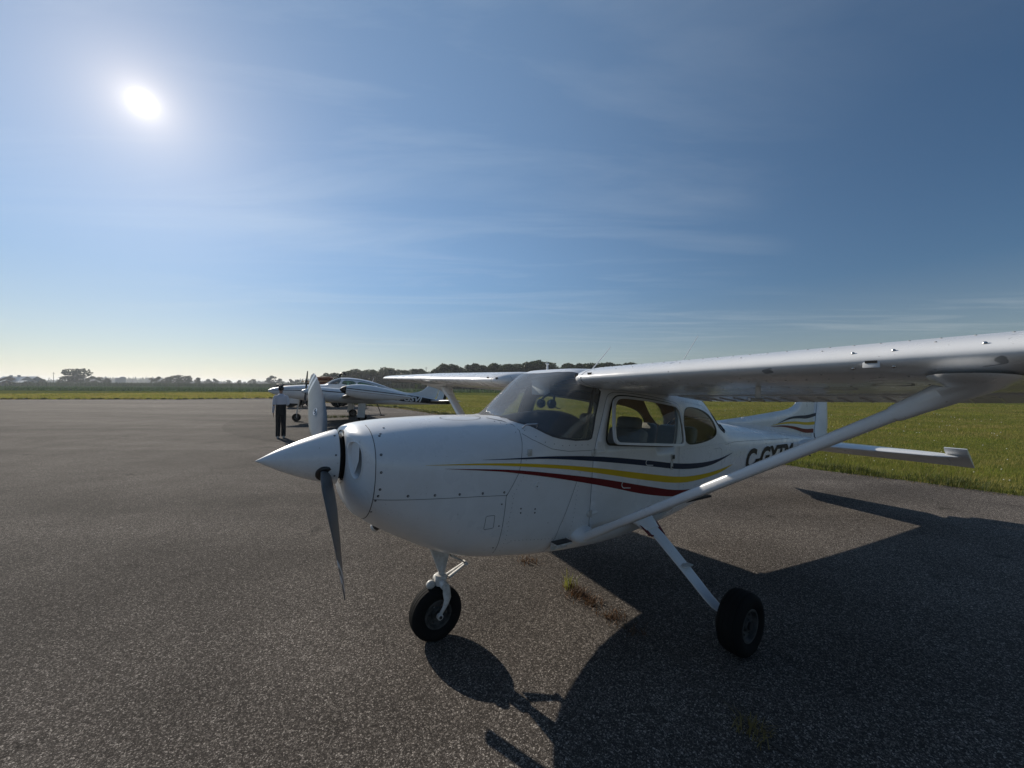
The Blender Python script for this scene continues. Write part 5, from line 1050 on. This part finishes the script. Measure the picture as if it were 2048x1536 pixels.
# farm barns
def barn(x, y, w, d, h, rise, rz, label, wallm, roofm, vents=0):
    o = empty('barn', Matrix.Translation((x, y, -.05)) @ Matrix.Rotation(rz, 4, 'Z')); tag(o, label, 'barn', 'farm barns on the left horizon')
    mb = MB(); W2, D2 = w / 2, d / 2; mb.add([(-W2, -D2, 0), (W2, -D2, 0), (W2, D2, 0), (-W2, D2, 0), (-W2, -D2, h), (W2, -D2, h), (W2, D2, h), (-W2, D2, h), (0, -D2, h + rise), (0, D2, h + rise)], [(0, 1, 5, 8, 4), (3, 7, 9, 6, 2), (0, 4, 7, 3), (1, 2, 6, 5)]); mb.obj('wall', wallm, o, smooth=None)
    mb = MB()
    for s_ in (-1, 1): mb.add([(s_ * (W2 + .6), -D2 - .5, h - rise * .6 / W2), (s_ * (W2 + .6), D2 + .5, h - rise * .6 / W2), (0, D2 + .5, h + rise + .05), (0, -D2 - .5, h + rise + .05), (s_ * (W2 + .6), -D2 - .5, h - rise * .6 / W2 + .25), (s_ * (W2 + .6), D2 + .5, h - rise * .6 / W2 + .25), (0, D2 + .5, h + rise + .3), (0, -D2 - .5, h + rise + .3)], [(0, 1, 2, 3), (4, 7, 6, 5), (0, 4, 5, 1), (0, 3, 7, 4), (1, 5, 6, 2)])
    rf = mb.obj('roof', roofm, o, smooth=None)
    for v in range(vents): mb = MB(); mb.box((0, -D2 + d * (v + 1) / (vents + 1), h + rise + .7), (1.4, 1.4, 1.2), bev=.15); mb.obj('roof_vent', wallm, rf)
    for s_ in (-1, 1): mb = MB(); mb.box((s_ * w * .22, -D2 - .06, 1.7), (w * .28, .12, 3.4)); mb.obj('barn_door', M['dark_metal'], o)
wall_g = mat('pale_grey_sheet_wall', (.30, .34, .38), .6, var=.2); wall_b = mat('blue_grey_sheet_wall', (.12, .17, .21), .6, var=.2); roof_l = mat('light_sheet_roof', (.45, .44, .42), .45, metal=.3, var=.15); roof_w = mat('white_sheet_roof', (.60, .59, .56), .5, var=.1); brown = mat('brown_wall', (.16, .11, .085), .8, var=.2)
def px_at(px, Y): return (px - 1024) / F_PX * Y
barn(px_at(30, 300), 300, 9, 34, 3.2, 3.6, 1.25, 'long pale-roofed barn with roof vents, the middle one on the left horizon', wall_g, roof_l, 2)
barn(px_at(60, 312), 314, 9, 12, 4.0, 3.2, 1.25, 'blue-grey gabled barn at the right end of the farm buildings', wall_b, roof_l)
barn(px_at(4, 292), 296, 12, 10, 3.6, 3.4, .9, 'brown-walled barn cut by the left edge of the picture', brown, roof_l)
barn(px_at(12, 282), 282, 6, 7, 2.4, 1.6, 1.0, 'low white-roofed shed in front of the brown barn', brown, roof_w)
barn(px_at(48, 286), 286, 5, 9, 2.2, 1.4, 1.25, 'small white-roofed lean-to in front of the long barn', wall_g, roof_w)
for px, hh, lab in ((236, 12.0, 'shorter left grain silo, grey-blue in the haze'), (245, 14.5, 'taller right grain silo, grey-blue in the haze')):
    Y = 520; o = empty('silo', loc=(px_at(px, Y), Y, -.05)); tag(o, lab, 'silo', 'pair of far grain silos'); hh = top_h(752.5 if px == 245 else 754.5, Y, px)
    mb = MB(); mb.rev([(0, 3.0), (hh * .86, 3.0)], (0, 0, 0), (0, 0, 1), 20); mb.obj('silo_body', wall_b, o); mb = MB(); mb.rev([(hh * .86, 3.1), (hh * .95, 2.0), (hh, .2)], (0, 0, 0), (0, 0, 1), 20); mb.obj('silo_dome', roof_l, o)
for px, hh, Y, lab in ((107, 10.5, 300, 'taller wooden utility pole left of the biggest far tree'), (98, 7.0, 340, 'shorter wooden utility pole nearer the barns'), (852, 14.5, 260, 'slender lattice pole standing in the notch of the wood')):
    o = empty('utility_pole', loc=(px_at(px, Y), Y, -.05)); tag(o, lab, 'pole', 'far utility poles'); mb = MB(); mb.tube([(0, 0, 0), (0, 0, hh)], [.18, .12], 8); mb.obj('post', M['bark'], o); mb = MB(); mb.box((0, 0, hh - .8), (2.2, .14, .16)); mb.obj('crossarm', M['bark'], o)

# ------------------------------------------------------------------ the twin-engine aeroplane parked behind
TH2 = math.radians(29.5)
TX = empty('twin_aeroplane', Matrix.Translation((-12.20, 19.15, 0)) @ Matrix.Rotation(TH2, 4, 'Z') @ Matrix.Translation((4.25, 0, 0)) @ Matrix.Rotation(math.radians(4.0), 4, 'Y') @ Matrix.Translation((-4.25, 0, 0)))
tag(TX, 'white twin-engine low-wing aeroplane with black stripe and tip tanks, parked behind the nearer one', 'aeroplane')
T = Hull(
 W=[(0, .03), (.15, .12), (.5, .26), (1.1, .42), (2.0, .58), (3.0, .66), (4.4, .66), (5.6, .50), (7.2, .28), (8.8, .12), (9.45, .05)],
 ZT=[(0, 1.32), (.15, 1.40), (.5, 1.51), (1.1, 1.63), (2.0, 1.74), (2.45, 1.78), (2.9, 2.06), (3.3, 2.20), (3.8, 2.235), (4.6, 2.17), (5.4, 1.98), (6.0, 1.80), (7.2, 1.56), (9.45, 1.28)],
 ZB=[(0, 1.24), (.15, 1.17), (.5, 1.05), (1.1, .94), (2.0, .88), (3.0, .86), (4.4, .86), (5.6, .88), (7.2, .96), (9.45, 1.08)],
 ZC=[(0, 1.28), (1.1, 1.33), (3, 1.42), (5.6, 1.36), (9.45, 1.18)],
 NT=[(0, 2), (2.2, 2.3), (2.8, 2.6), (4.5, 2.6), (6, 2.3), (9.45, 2.2)], NB=[(0, 2), (2, 2.6), (5, 2.8), (9.45, 2.2)])
TW = mat('twin_white_enamel', (.72, .73, .74), .32, var=.08, coat=.25)
twws = [(2.40, PI + .3), (2.42, PI)] + to_psi(T, [(2.50, 1.80), (2.75, 1.82), (3.0, 1.83), (3.14, 1.84), (3.20, 1.95), (3.26, 2.08)], False) + [(3.25, PI - .4), (3.24, PI), (3.24, PI + .3)]
w1 = to_psi(T, chaikin([(3.25, 1.84), (3.36, 2.03), (3.48, 2.07), (3.95, 2.06), (3.97, 1.83)], 1)); w2 = to_psi(T, chaikin([(4.07, 1.83), (4.07, 2.05), (4.5, 2.02), (5.0, 1.90), (5.05, 1.82)], 1)); w3 = to_psi(T, chaikin([(5.12, 1.80), (5.12, 1.90), (5.35, 1.86), (5.55, 1.79), (5.5, 1.77)], 1))
tw_outer = [(a, 0) for a in np.arange(.02, 9.45, .12)] + [(9.45, t_) for t_ in np.linspace(0, PI, 12)] + [(a, PI) for a in np.arange(9.4, .02, -.12)] + [(.02, t_) for t_ in np.linspace(PI, 0, 10)]
panel('fuselage', T, tw_outer, [twws, w1, w2, w3], TW, TX, side=0, du=.13, dv=.13)
panel('windshield', T, twws[1:-1] + [(3.0, PI), (2.8, PI), (2.6, PI)], [], M['glass'], TX, off=-.003, side=0, du=.1, dv=.1)
for sd in (1, -1):
    for w_ in (w1, w2, w3): panel('cabin_window', T, w_, [], M['green_glass'], TX, off=-.004, side=sd, du=.12, dv=.12)
    def tstripe(name, up, lo, m, off=.006): panel(name, T, to_psi(T, list(up) + list(lo)[::-1]), [], m, TX, off=off, side=sd, du=.12, dv=.08)
    tstripe('cheat_line', [(.10, 1.325), (1.5, 1.42), (3.0, 1.48)], [(.10, 1.305), (1.5, 1.385), (3.0, 1.44)], M['black']); tstripe('thin_cheat_line', [(.6, 1.43), (1.8, 1.505), (3.0, 1.545)], [(.6, 1.42), (1.8, 1.49), (3.0, 1.53)], M['black'])
    tstripe('black_side_band', [(3.0, 1.48), (5.0, 1.52), (6.2, 1.55), (7.4, 1.46), (8.4, 1.33), (9.40, 1.24)], [(3.0, 1.44), (5.0, 1.38), (5.7, 1.20), (6.6, 1.13), (8.4, 1.08), (9.40, 1.12)], M['black'])
    tstripe('roof_line', [(3.3, 2.13), (4.2, 2.13), (5.2, 1.96), (5.9, 1.79)], [(3.3, 2.115), (4.2, 2.11), (5.2, 1.94), (5.9, 1.78)], M['black'])
def on_twin(x, y):
    a, z = 6.05 + x, 1.19 - x * .035 + y; p = T.pt(a, T.psi(a, z), .012); return (p[0], -p[1], p[2])
text_on('registration_letters', 'C-GSVI', M['white2'], TX, on_twin, size=.40, shear=.3, xs=1.30, bold=.010, maxlen=.12)
mb = MB(); mb.box((4.1, 0, 1.38), (3.2, 1.0, .08)); mb.obj('cabin_floor', M['plastic'], TX, ac=True)
for l in (.28, -.28):
    mb = MB(); mb.box((3.75, l, 1.66), (.14, .42, .50), bev=.05); mb.obj('seat_back', M['seat'], TX, ac=True)
mb = MB(); mb.box((2.95, 0, 1.76), (.35, 1.0, .12), bev=.04); mb.obj('glareshield', M['plastic'], TX, ac=True)
for sd in (1, -1):
    m_ = np.array((1, sd, 1)); wg = empty('wing', parent=TX)
    def tw(l, x, y): le = 3.05 + (l - .5) * .05; c = 1.95 - (l - .5) * .17; return np.array((le + c * x, l * sd, 1.06 + (l - .5) * .085 + c * (y - x * .035)))
    rg = foil_ring(0, 1.0, 22, .15); mb = MB(); mb.loft([[tw(l, x, y) for x, y in rg] for l in np.linspace(.45, 5.15, 8)]); ws_ = mb.obj('wing_skin', TW, wg, ac=True, smooth=.7)
    mb = MB(); rgb = [p for p in foil_ring(0, .10, 12, .15)]; mb.loft([[tw(l, x - .003, y * 1.02) for x, y in rgb] for l in np.linspace(2.5, 5.0, 4)]); mb.obj('deicing_boot', M['plastic'], ws_, ac=True)
    # canted tip tank with black nose cone
    tk_ = empty('tip_tank', parent=wg); c0 = np.array((2.75, 5.30 * sd, 1.60)); ta = np.array((3.10, 0, -.17)); ln = np.linalg.norm(ta)
    def tank(t0, t1, n):
        out = []
        for t_ in np.linspace(t0, t1, n): r = .315 * (max(0, 1 - (1 - t_ / .33)**2)**.62 if t_ < .33 else (1 - ((t_ - .33) / .67)**1.7) ** .9 if t_ < 1 else 0.0); out.append((t_ * ln, max(r, .004)))
        return out
    mb = MB(); mb.rev(tank(.075, 1.0, 26), c0, ta, 24); mb.obj('tank_shell', TW, tk_, ac=True, smooth=3.2)
    mb = MB(); mb.rev(tank(0, .075, 6), c0, ta, 24); mb.obj('tank_nose', M['black'], tk_, ac=True, smooth=3.2)
    for zz, ww in ((.075, .03), (-.02, .012)):
        mb = MB(); V = []; tt = np.linspace(.08, .96, 24)
        for dz in (ww / 2, -ww / 2):
            for t_ in tt:
                r = .317 * (max(0, 1 - (1 - t_ / .33)**2)**.62 if t_ < .33 else (1 - ((t_ - .33) / .67)**1.7)**.9); z_ = np.clip(zz + dz, -r * .95, r * .95); V.append(c0 + ta * t_ + np.array((0, sd * (math.sqrt(max(r * r - z_ * z_, 0)) + .003), z_)))
        mb.add(V, [(i, i + 1, 24 + i + 1, 24 + i) for i in range(23)]); mb.obj('tank_stripe', M['black'] if zz > 0 else M['red'], tk_, ac=True)
    # engine
    en = empty('engine', parent=wg); N_ = Hull(W=[(1.75, .19), (1.85, .30), (2.2, .36), (3.2, .38), (4.4, .28), (5.3, .08)], ZT=[(1.75, 1.50), (1.85, 1.58), (2.2, 1.63), (3.2, 1.62), (4.4, 1.45), (5.3, 1.30)], ZB=[(1.75, 1.20), (1.85, 1.10), (2.2, 1.0), (3.2, .93), (4.4, 1.0), (5.3, 1.18)], ZC=[(1.75, 1.35), (5.3, 1.27)], NT=[(1.75, 2.2), (5.3, 2.4)], NB=[(1.75, 2.2), (5.3, 2.4)])
    mb = MB(); mb.loft([[(N_.pt(a, q) if q <= PI else N_.pt(a, 2 * PI - q) * [1, -1, 1]) * m_ + [0, 1.80 * sd, 0] for q in np.linspace(0, 2 * PI, 28, endpoint=False)] for a in np.linspace(1.75, 5.3, 26)]); nc = mb.obj('nacelle', TW, en, ac=True, smooth=1.2)
    mb = MB(); V = []
    for dz in (.02, -.02):
        for a in np.linspace(1.9, 4.8, 20): z_ = 1.47 - (a - 1.9) * .03 + dz; p = N_.pt(a, N_.psi(a, z_), .004); V.append(p * m_ + [0, 1.80 * sd, 0])
    mb.add(V, [(i, i + 1, 20 + i + 1, 20 + i) for i in range(19)]); mb.obj('nacelle_stripe', M['black'], nc, ac=True)
    for s2 in (1, -1): mb = MB(); mb.ell((1.78, 1.80 * sd + s2 * .19, 1.36), (.03, .07, .05), 12, 8); mb.obj('air_inlet', M['inside'], nc, ac=True)
    mb = MB(); mb.rev([(0, .005), (.08, .07), (.20, .13), (.30, .155), (.36, .155)], (1.40, 1.80 * sd, 1.37), (1, 0, 0), 20, cap=True); mb.obj('spinner', TW, en, ac=True)
    ph = math.radians(2 if sd == 1 else 62); pr2 = empty('propeller', parent=en)
    for k in range(3):
        th = ph + k * 2 * PI / 3; er = np.array((0, math.sin(th), math.cos(th))); et = np.array((0, math.cos(th), -math.sin(th))); rings = []
        for r, c in ((.10, .06), (.25, .13), (.5, .16), (.85, .12), (.98, .05)):
            b = math.radians(40 - 24 * r); cd = math.sin(b) * np.array((1, 0, 0)) + math.cos(b) * et; nn = np.cross(cd, er); rings.append([np.array((1.62, 1.80 * sd, 1.37)) + er * r + cd * c * .5 * math.cos(q) + nn * .02 * math.sin(q) for q in np.linspace(0, 2 * PI, 10, endpoint=False)])
        mb = MB(); mb.loft(rings); mb.obj('blade', M['dark_metal'], pr2, ac=True)
    # main leg with door
    mg = empty('main_gear', parent=wg); x_, l_ = 4.25, 1.88
    mb = MB(); mb.tube([(x_ - .05, (l_ - .05) * sd, 1.05), (x_, l_ * sd, .24)], [.05, .035], 10); mb.tube([(x_ + .18, l_ * sd, .85), (x_, l_ * sd, .42)], .02, 8); mb.obj('leg', M['gear_white'], mg, ac=True)
    wheel('main_wheel', (x_, (l_ - .12) * sd, .225), .225, .17, mg)
    mb = MB(); mb.box((x_ - .10, (l_ + .16) * sd, .60), (.36, .02, .72), np.array(Matrix.Rotation(math.radians(-4 * sd), 3, 'X')), bev=.008); mb.obj('gear_door', TW, mg, ac=True)
ng2 = empty('nose_gear', parent=TX); mb = MB(); mb.tube([(1.42, 0, 1.0), (1.35, 0, .22)], [.045, .032], 10); mb.tube([(1.50, 0, .62), (1.58, 0, .46), (1.40, 0, .24)], .016, 6); mb.tube([(1.35, .09, .0), (1.35, .085, .20), (1.35, 0, .26), (1.35, -.085, .20), (1.35, -.09, .0)], .02, 8); mb.obj('leg', M['gear_white'], ng2, ac=True); wheel('nose_wheel', (1.35, 0, .002), .205, .14, ng2)
for sd in (1, -1): mb = MB(); mb.box((1.15, .17 * sd, .84), (.5, .012, .26), bev=.004); mb.obj('nose_gear_door', TW, ng2, ac=True)
tl = empty('tail', parent=TX); TF = chaikin([(6.2, 1.70), (7.0, 1.62), (7.6, 1.72), (7.95, 1.95), (8.45, 2.62), (8.6, 2.72), (9.0, 2.72), (8.86, 2.2), (8.62, 1.28), (8.0, 1.30), (6.4, 1.55)], 1)
blade2d('fin', TF, .06, TW, tl); blade2d('rudder', [(8.66, 1.30), (9.03, 2.71), (9.48, 2.71), (9.38, 2.1), (9.26, 1.30)], .05, TW, tl)
blade2d('rudder_black_trim', [(8.98, 1.32), (9.12, 1.9), (9.30, 2.66), (9.49, 2.66), (9.39, 2.1), (9.27, 1.32)], .058, M['black'], tl); blade2d('fin_black_trim', [(8.02, 2.02), (8.38, 2.52), (8.52, 2.52), (8.14, 2.02)], .066, M['black'], tl)
for sd in (1, -1):
    m_ = np.array((1, sd, 1)); rg = foil_ring(0, 1, 16, .10, 0); mb = MB(); mb.loft([[np.array((8.25 + (l - .1) * .10 + (1.15 - (l - .1) * .16) * x, l * sd, 1.24 + (l - .1) * .05 + y * 1.0)) for x, y in rg] for l in (.08, 1.0, 2.0, 2.45, 2.55)]); mb.obj('stabiliser', TW, tl, ac=True, smooth=.7)
mb = MB(); mb.ell((9.35, 0, 1.24), (.32, .10, .16), 14, 10); mb.obj('tail_cone', M['black'], tl, ac=True, smooth=3.2)
mb = MB(); mb.tube([(5.2, .35, .90), (5.45, .45, .28)], .022, 8); mb.tube([(5.38, .45, .28), (5.62, .45, .28)], .02, 8); mb.obj('boarding_step', M['dark_metal'], TX, ac=True)
for a, z0, z1 in ((3.2, .86, .68), (4.9, 2.12, 2.34)): mb = MB(); mb.tube([(a, 0, z0), (a + .08, 0, z1)], [.02, .01], 6, flat=.5); mb.obj('blade_antenna', TW, TX, ac=True)

# ------------------------------------------------------------------ rusty orange wagon half hidden behind the twin
WG = empty('farm_wagon', Matrix.Translation((-15.9, 33.5, 0)) @ Matrix.Rotation(.18, 4, 'Z')); tag(WG, 'rusty orange wagon with a curved black pipe, half hidden behind the twin-engine aeroplane', 'wagon')
rust = mat('rusty_orange_paint', (.26, .075, .022), .7, col2=(.12, .045, .022), vscale=2.5, bump=.1)
mb = MB(); mb.box((0, 0, 1.55), (3.4, 2.0, 1.1), bev=.08); mb.obj('bed', rust, WG)
rail_m = mat('pale_orange_rail', (.48, .22, .08), .6, var=.2)
for y in (-1.0, 1.0): mb = MB(); mb.box((0, y, 2.16), (3.6, .10, .10), bev=.02); mb.obj('top_rail', rail_m, WG)
mb = MB(); mb.box((-2.7, 0, 1.50), (1.9, 1.9, .62), bev=.10); mb.obj('hood', rust, WG); mb = MB(); mb.box((-3.55, 0, 1.62), (.5, 1.7, .62), bev=.06); mb.obj('dark_end', M['dark_metal'], WG)
mb = MB(); mb.box((-.3, 0, 2.40), (1.2, 1.0, .35), bev=.12); mb.obj('hopper_lid', rust, WG)
mb = MB(); mb.tube([(1.05, -.5, 2.1), (1.05, -.5, 2.55)] + [(1.05 + .26 - .26 * math.cos(t_), -.5, 2.62 + .26 * math.sin(t_)) for t_ in np.linspace(0, PI * .9, 8)], .075, 10); mb.obj('curved_pipe', M['plastic'], WG)
for x in (-2.6, -1.0, 1.0):
    for y in (-1.0, 1.0): mb = MB(); mb.rev([(-.13, .22), (-.15, .42), (-.10, .52), (.10, .52), (.15, .42), (.13, .22)], (x, y, .52), (0, 1, 0), 20, cap=True); mb.obj('wheel', M['rubber'], WG)

# ------------------------------------------------------------------ the person on the apron, seen from behind
PP = empty('person', Matrix.Translation((-8.06, 13.52, .004)) @ Matrix.Rotation(math.radians(30), 4, 'Z') @ Matrix.Diagonal((.84, .9, 1.0, 1)))      # local +y is the way they face
tag(PP, 'person in white-and-black top and black trousers standing with back to the camera', 'person')
skin_m = mat('skin', (.36, .20, .13), .55, var=.1); hair_m = mat('black_hair', (.010, .009, .009), .5, bump=.5, bscale=60); cloth_w = mat('white_cloth', (.62, .61, .66), .85, bump=.15, bscale=30, var=.06); cloth_b = mat('black_cloth', (.010, .011, .014), .9, bump=.2, bscale=25, var=.2); shoe_m = mat('pale_trainers', (.45, .43, .40), .6, var=.2)
def skin_body(name, chains, m, parent, sub=2):
    me = bpy.data.meshes.new(name); V = []; E = []; R = []
    for ch in chains:
        prev = None
        for p in ch:
            if isinstance(p, int): prev = p; continue
            V.append(p[:3]); R.append(p[3:]); 
            if prev is not None: E.append((prev, len(V) - 1))
            prev = len(V) - 1
    me.from_pydata(V, E, []); me.update(); o = bpy.data.objects.new(name, me); COL.objects.link(o); o.parent = parent; me.materials.append(m)
    s = o.modifiers.new('skin', 'SKIN'); s.use_smooth_shade = True
    for i, r in enumerate(R): me.skin_vertices[0].data[i].radius = (r[0], r[1] if len(r) > 1 else r[0])
    me.skin_vertices[0].data[0].use_root = True
    q = o.modifiers.new('sub', 'SUBSURF'); q.levels = q.render_levels = sub; return o
body = [[(0, 0, .98, .13, .10), (0, 0, 1.18, .12, .09), (0, .01, 1.38, .15, .10), (0, 0, 1.50, .07, .06), (0, .01, 1.58, .052, .052), (0, .02, 1.66, .075, .085), (0, .025, 1.76, .080, .095), (0, .02, 1.82, .045, .055)]]
for s_ in (-1, 1):
    k0 = len(sum(body, [])) - sum(1 for c in body for p in c if isinstance(p, int))
    if s_ < 0: body.append([2, (s_ * .19, 0, 1.45, .055), (s_ * .255, -.01, 1.20, .042), (s_ * .275, .03, .98, .032), (s_ * .272, .05, .88, .034, .020), (s_ * .268, .06, .80, .020, .016)])
    else: body.append([2, (s_ * .19, 0, 1.45, .055), (s_ * .245, .0, 1.20, .042), (s_ * .20, .20, 1.15, .032), (s_ * .16, .28, 1.16, .034, .020), (s_ * .12, .33, 1.17, .020, .016)])
    body.append([0, (s_ * .10, 0, .88, .085), (s_ * .115, .01, .50, .055), (s_ * .12, -.01, .10, .042), (s_ * .13, .07, .04, .040, .03), (s_ * .135, .15, .035, .03, .022)])
skin_body('body', body, skin_m, PP)
for s_ in (-1, 1):      # fingers of each hand
    hx, hy, hz = s_ * .270, .055, .84
    if s_ > 0: hx, hy, hz = .13, .30, 1.19
    for k, (dy, ln) in enumerate(((-.022, .060), (-.008, .075), (.007, .080), (.021, .072))): mb = MB(); mb.tube([(hx, hy + dy, hz - .02), (hx, hy + dy + .006, hz - .05), (hx - s_ * .008, hy + dy + .014, hz - .03 - ln)], [.0095, .0085, .0065], 7); mb.obj('finger', skin_m, PP)
    mb = MB(); mb.tube([(hx, hy + .02, hz + .02), (hx - s_ * .012, hy + .045, hz - .005), (hx - s_ * .012, hy + .052, hz - .035)], [.011, .010, .007], 7); mb.obj('thumb', skin_m, PP)
def ell_loft(name, secs, m, n=24, parent=PP):
    mb = MB(); mb.loft([[(cx + rx * math.cos(q), cy + ry * math.sin(q), z) for q in np.linspace(0, 2 * PI, n, endpoint=False)] for cx, cy, z, rx, ry in secs]); return mb.obj(name, m, parent, smooth=1.2)
ell_loft('top_white', [(0, 0, 1.18, .192, .130), (0, 0, 1.24, .200, .134), (0, 0, 1.34, .213, .137), (0, 0, 1.42, .215, .132), (0, 0, 1.47, .190, .118), (0, 0, 1.52, .120, .09), (0, .005, 1.555, .072, .068)], cloth_w)
ell_loft('top_black', [(0, 0, .90, .190, .140), (0, 0, .94, .196, .146), (0, 0, 1.05, .186, .134), (0, 0, 1.181, .1935, .1315)], cloth_b)
for s_ in (-1, 1):
    mb = MB(); mb.tube([(s_ * .14, 0, 1.455), (s_ * .195, 0, 1.42), (s_ * .225, -.005, 1.30), (s_ * .240, -.01, 1.17)], [.082, .084, .078, .074], 14); mb.obj('sleeve', cloth_w, PP, smooth=1.2)
    mb = MB(); mb.tube([(s_ * .258, -.008, 1.14), (s_ * .268, .012, 1.05), (s_ * .276, .03, .97), (s_ * .274, .045, .90)] if s_ < 0 else [(.238, .03, 1.19), (.225, .10, 1.17), (.205, .17, 1.155), (.18, .235, 1.155)], [.054, .050, .044, .040], 12); mb.obj('arm_cover', cloth_w, PP, smooth=1.2)
    mb = MB(); mb.tube([(s_ * .080, 0, .98), (s_ * .088, 0, .82), (s_ * .095, .005, .55), (s_ * .098, 0, .30), (s_ * .10, 0, .07)], [.112, .106, .092, .086, .084], 16); mb.obj('trouser_leg', cloth_b, PP, smooth=1.2)
    mb = MB(); mb.loft([[(s_ * .105 + rx * math.cos(q), y, max(.0, z0 + rz * math.sin(q))) for q in np.linspace(0, 2 * PI, 14, endpoint=False)] for y, rx, z0, rz in ((-.085, .035, .045, .045), (-.06, .046, .055, .055), (.02, .048, .055, .055), (.10, .054, .045, .045), (.17, .050, .035, .035), (.205, .028, .028, .026))]); mb.obj('shoe', shoe_m, PP, smooth=1.2)
ell_loft('hips', [(0, 0, .80, .16, .12), (0, 0, .86, .190, .135), (0, 0, .95, .188, .138), (0, 0, 1.0, .18, .13)], cloth_b)
mb = MB(); mb.ell((0, .005, 1.755), (.090, .105, .108), 20, 14); 
r_h = np.random.default_rng(3)
for k in range(60):
    u = r_h.normal(0, 1, 3); u /= np.linalg.norm(u)
    if u[1] > .55 and u[2] < .4: continue
    c = np.array((0, .005, 1.755)) + u * np.array((.080, .094, .096)); mb.ell(c, (.022, .022, .020), 7, 5)
mb.obj('hair', hair_m, PP, smooth=3.2)
for s_ in (-1, 1): mb = MB(); mb.ell((s_ * .092, .03, 1.72), (.012, .022, .032), 10, 8); mb.obj('ear', skin_m, PP)

# ------------------------------------------------------------------ hazy air over the whole airfield
def haze():
    m = bpy.data.materials.new('summer_haze'); m.use_nodes = True; N, L = nodes(m); N.clear(); out = N.new('ShaderNodeOutputMaterial'); v = N.new('ShaderNodeVolumePrincipled')
    v.inputs['Color'].default_value = (.86, .92, 1.0, 1); v.inputs['Density'].default_value = HAZE; v.inputs['Anisotropy'].default_value = .35; L.new(v.outputs[0], out.inputs['Volume'])
    mb = MB(); mb.box((0, 0, 14.5), (8300, 8300, 33)); o = mb.obj('haze', m, smooth=None); tag(o, 'pale summer haze hanging over the airfield and fields', kind='stuff')
HAZE = 0.0003
haze()
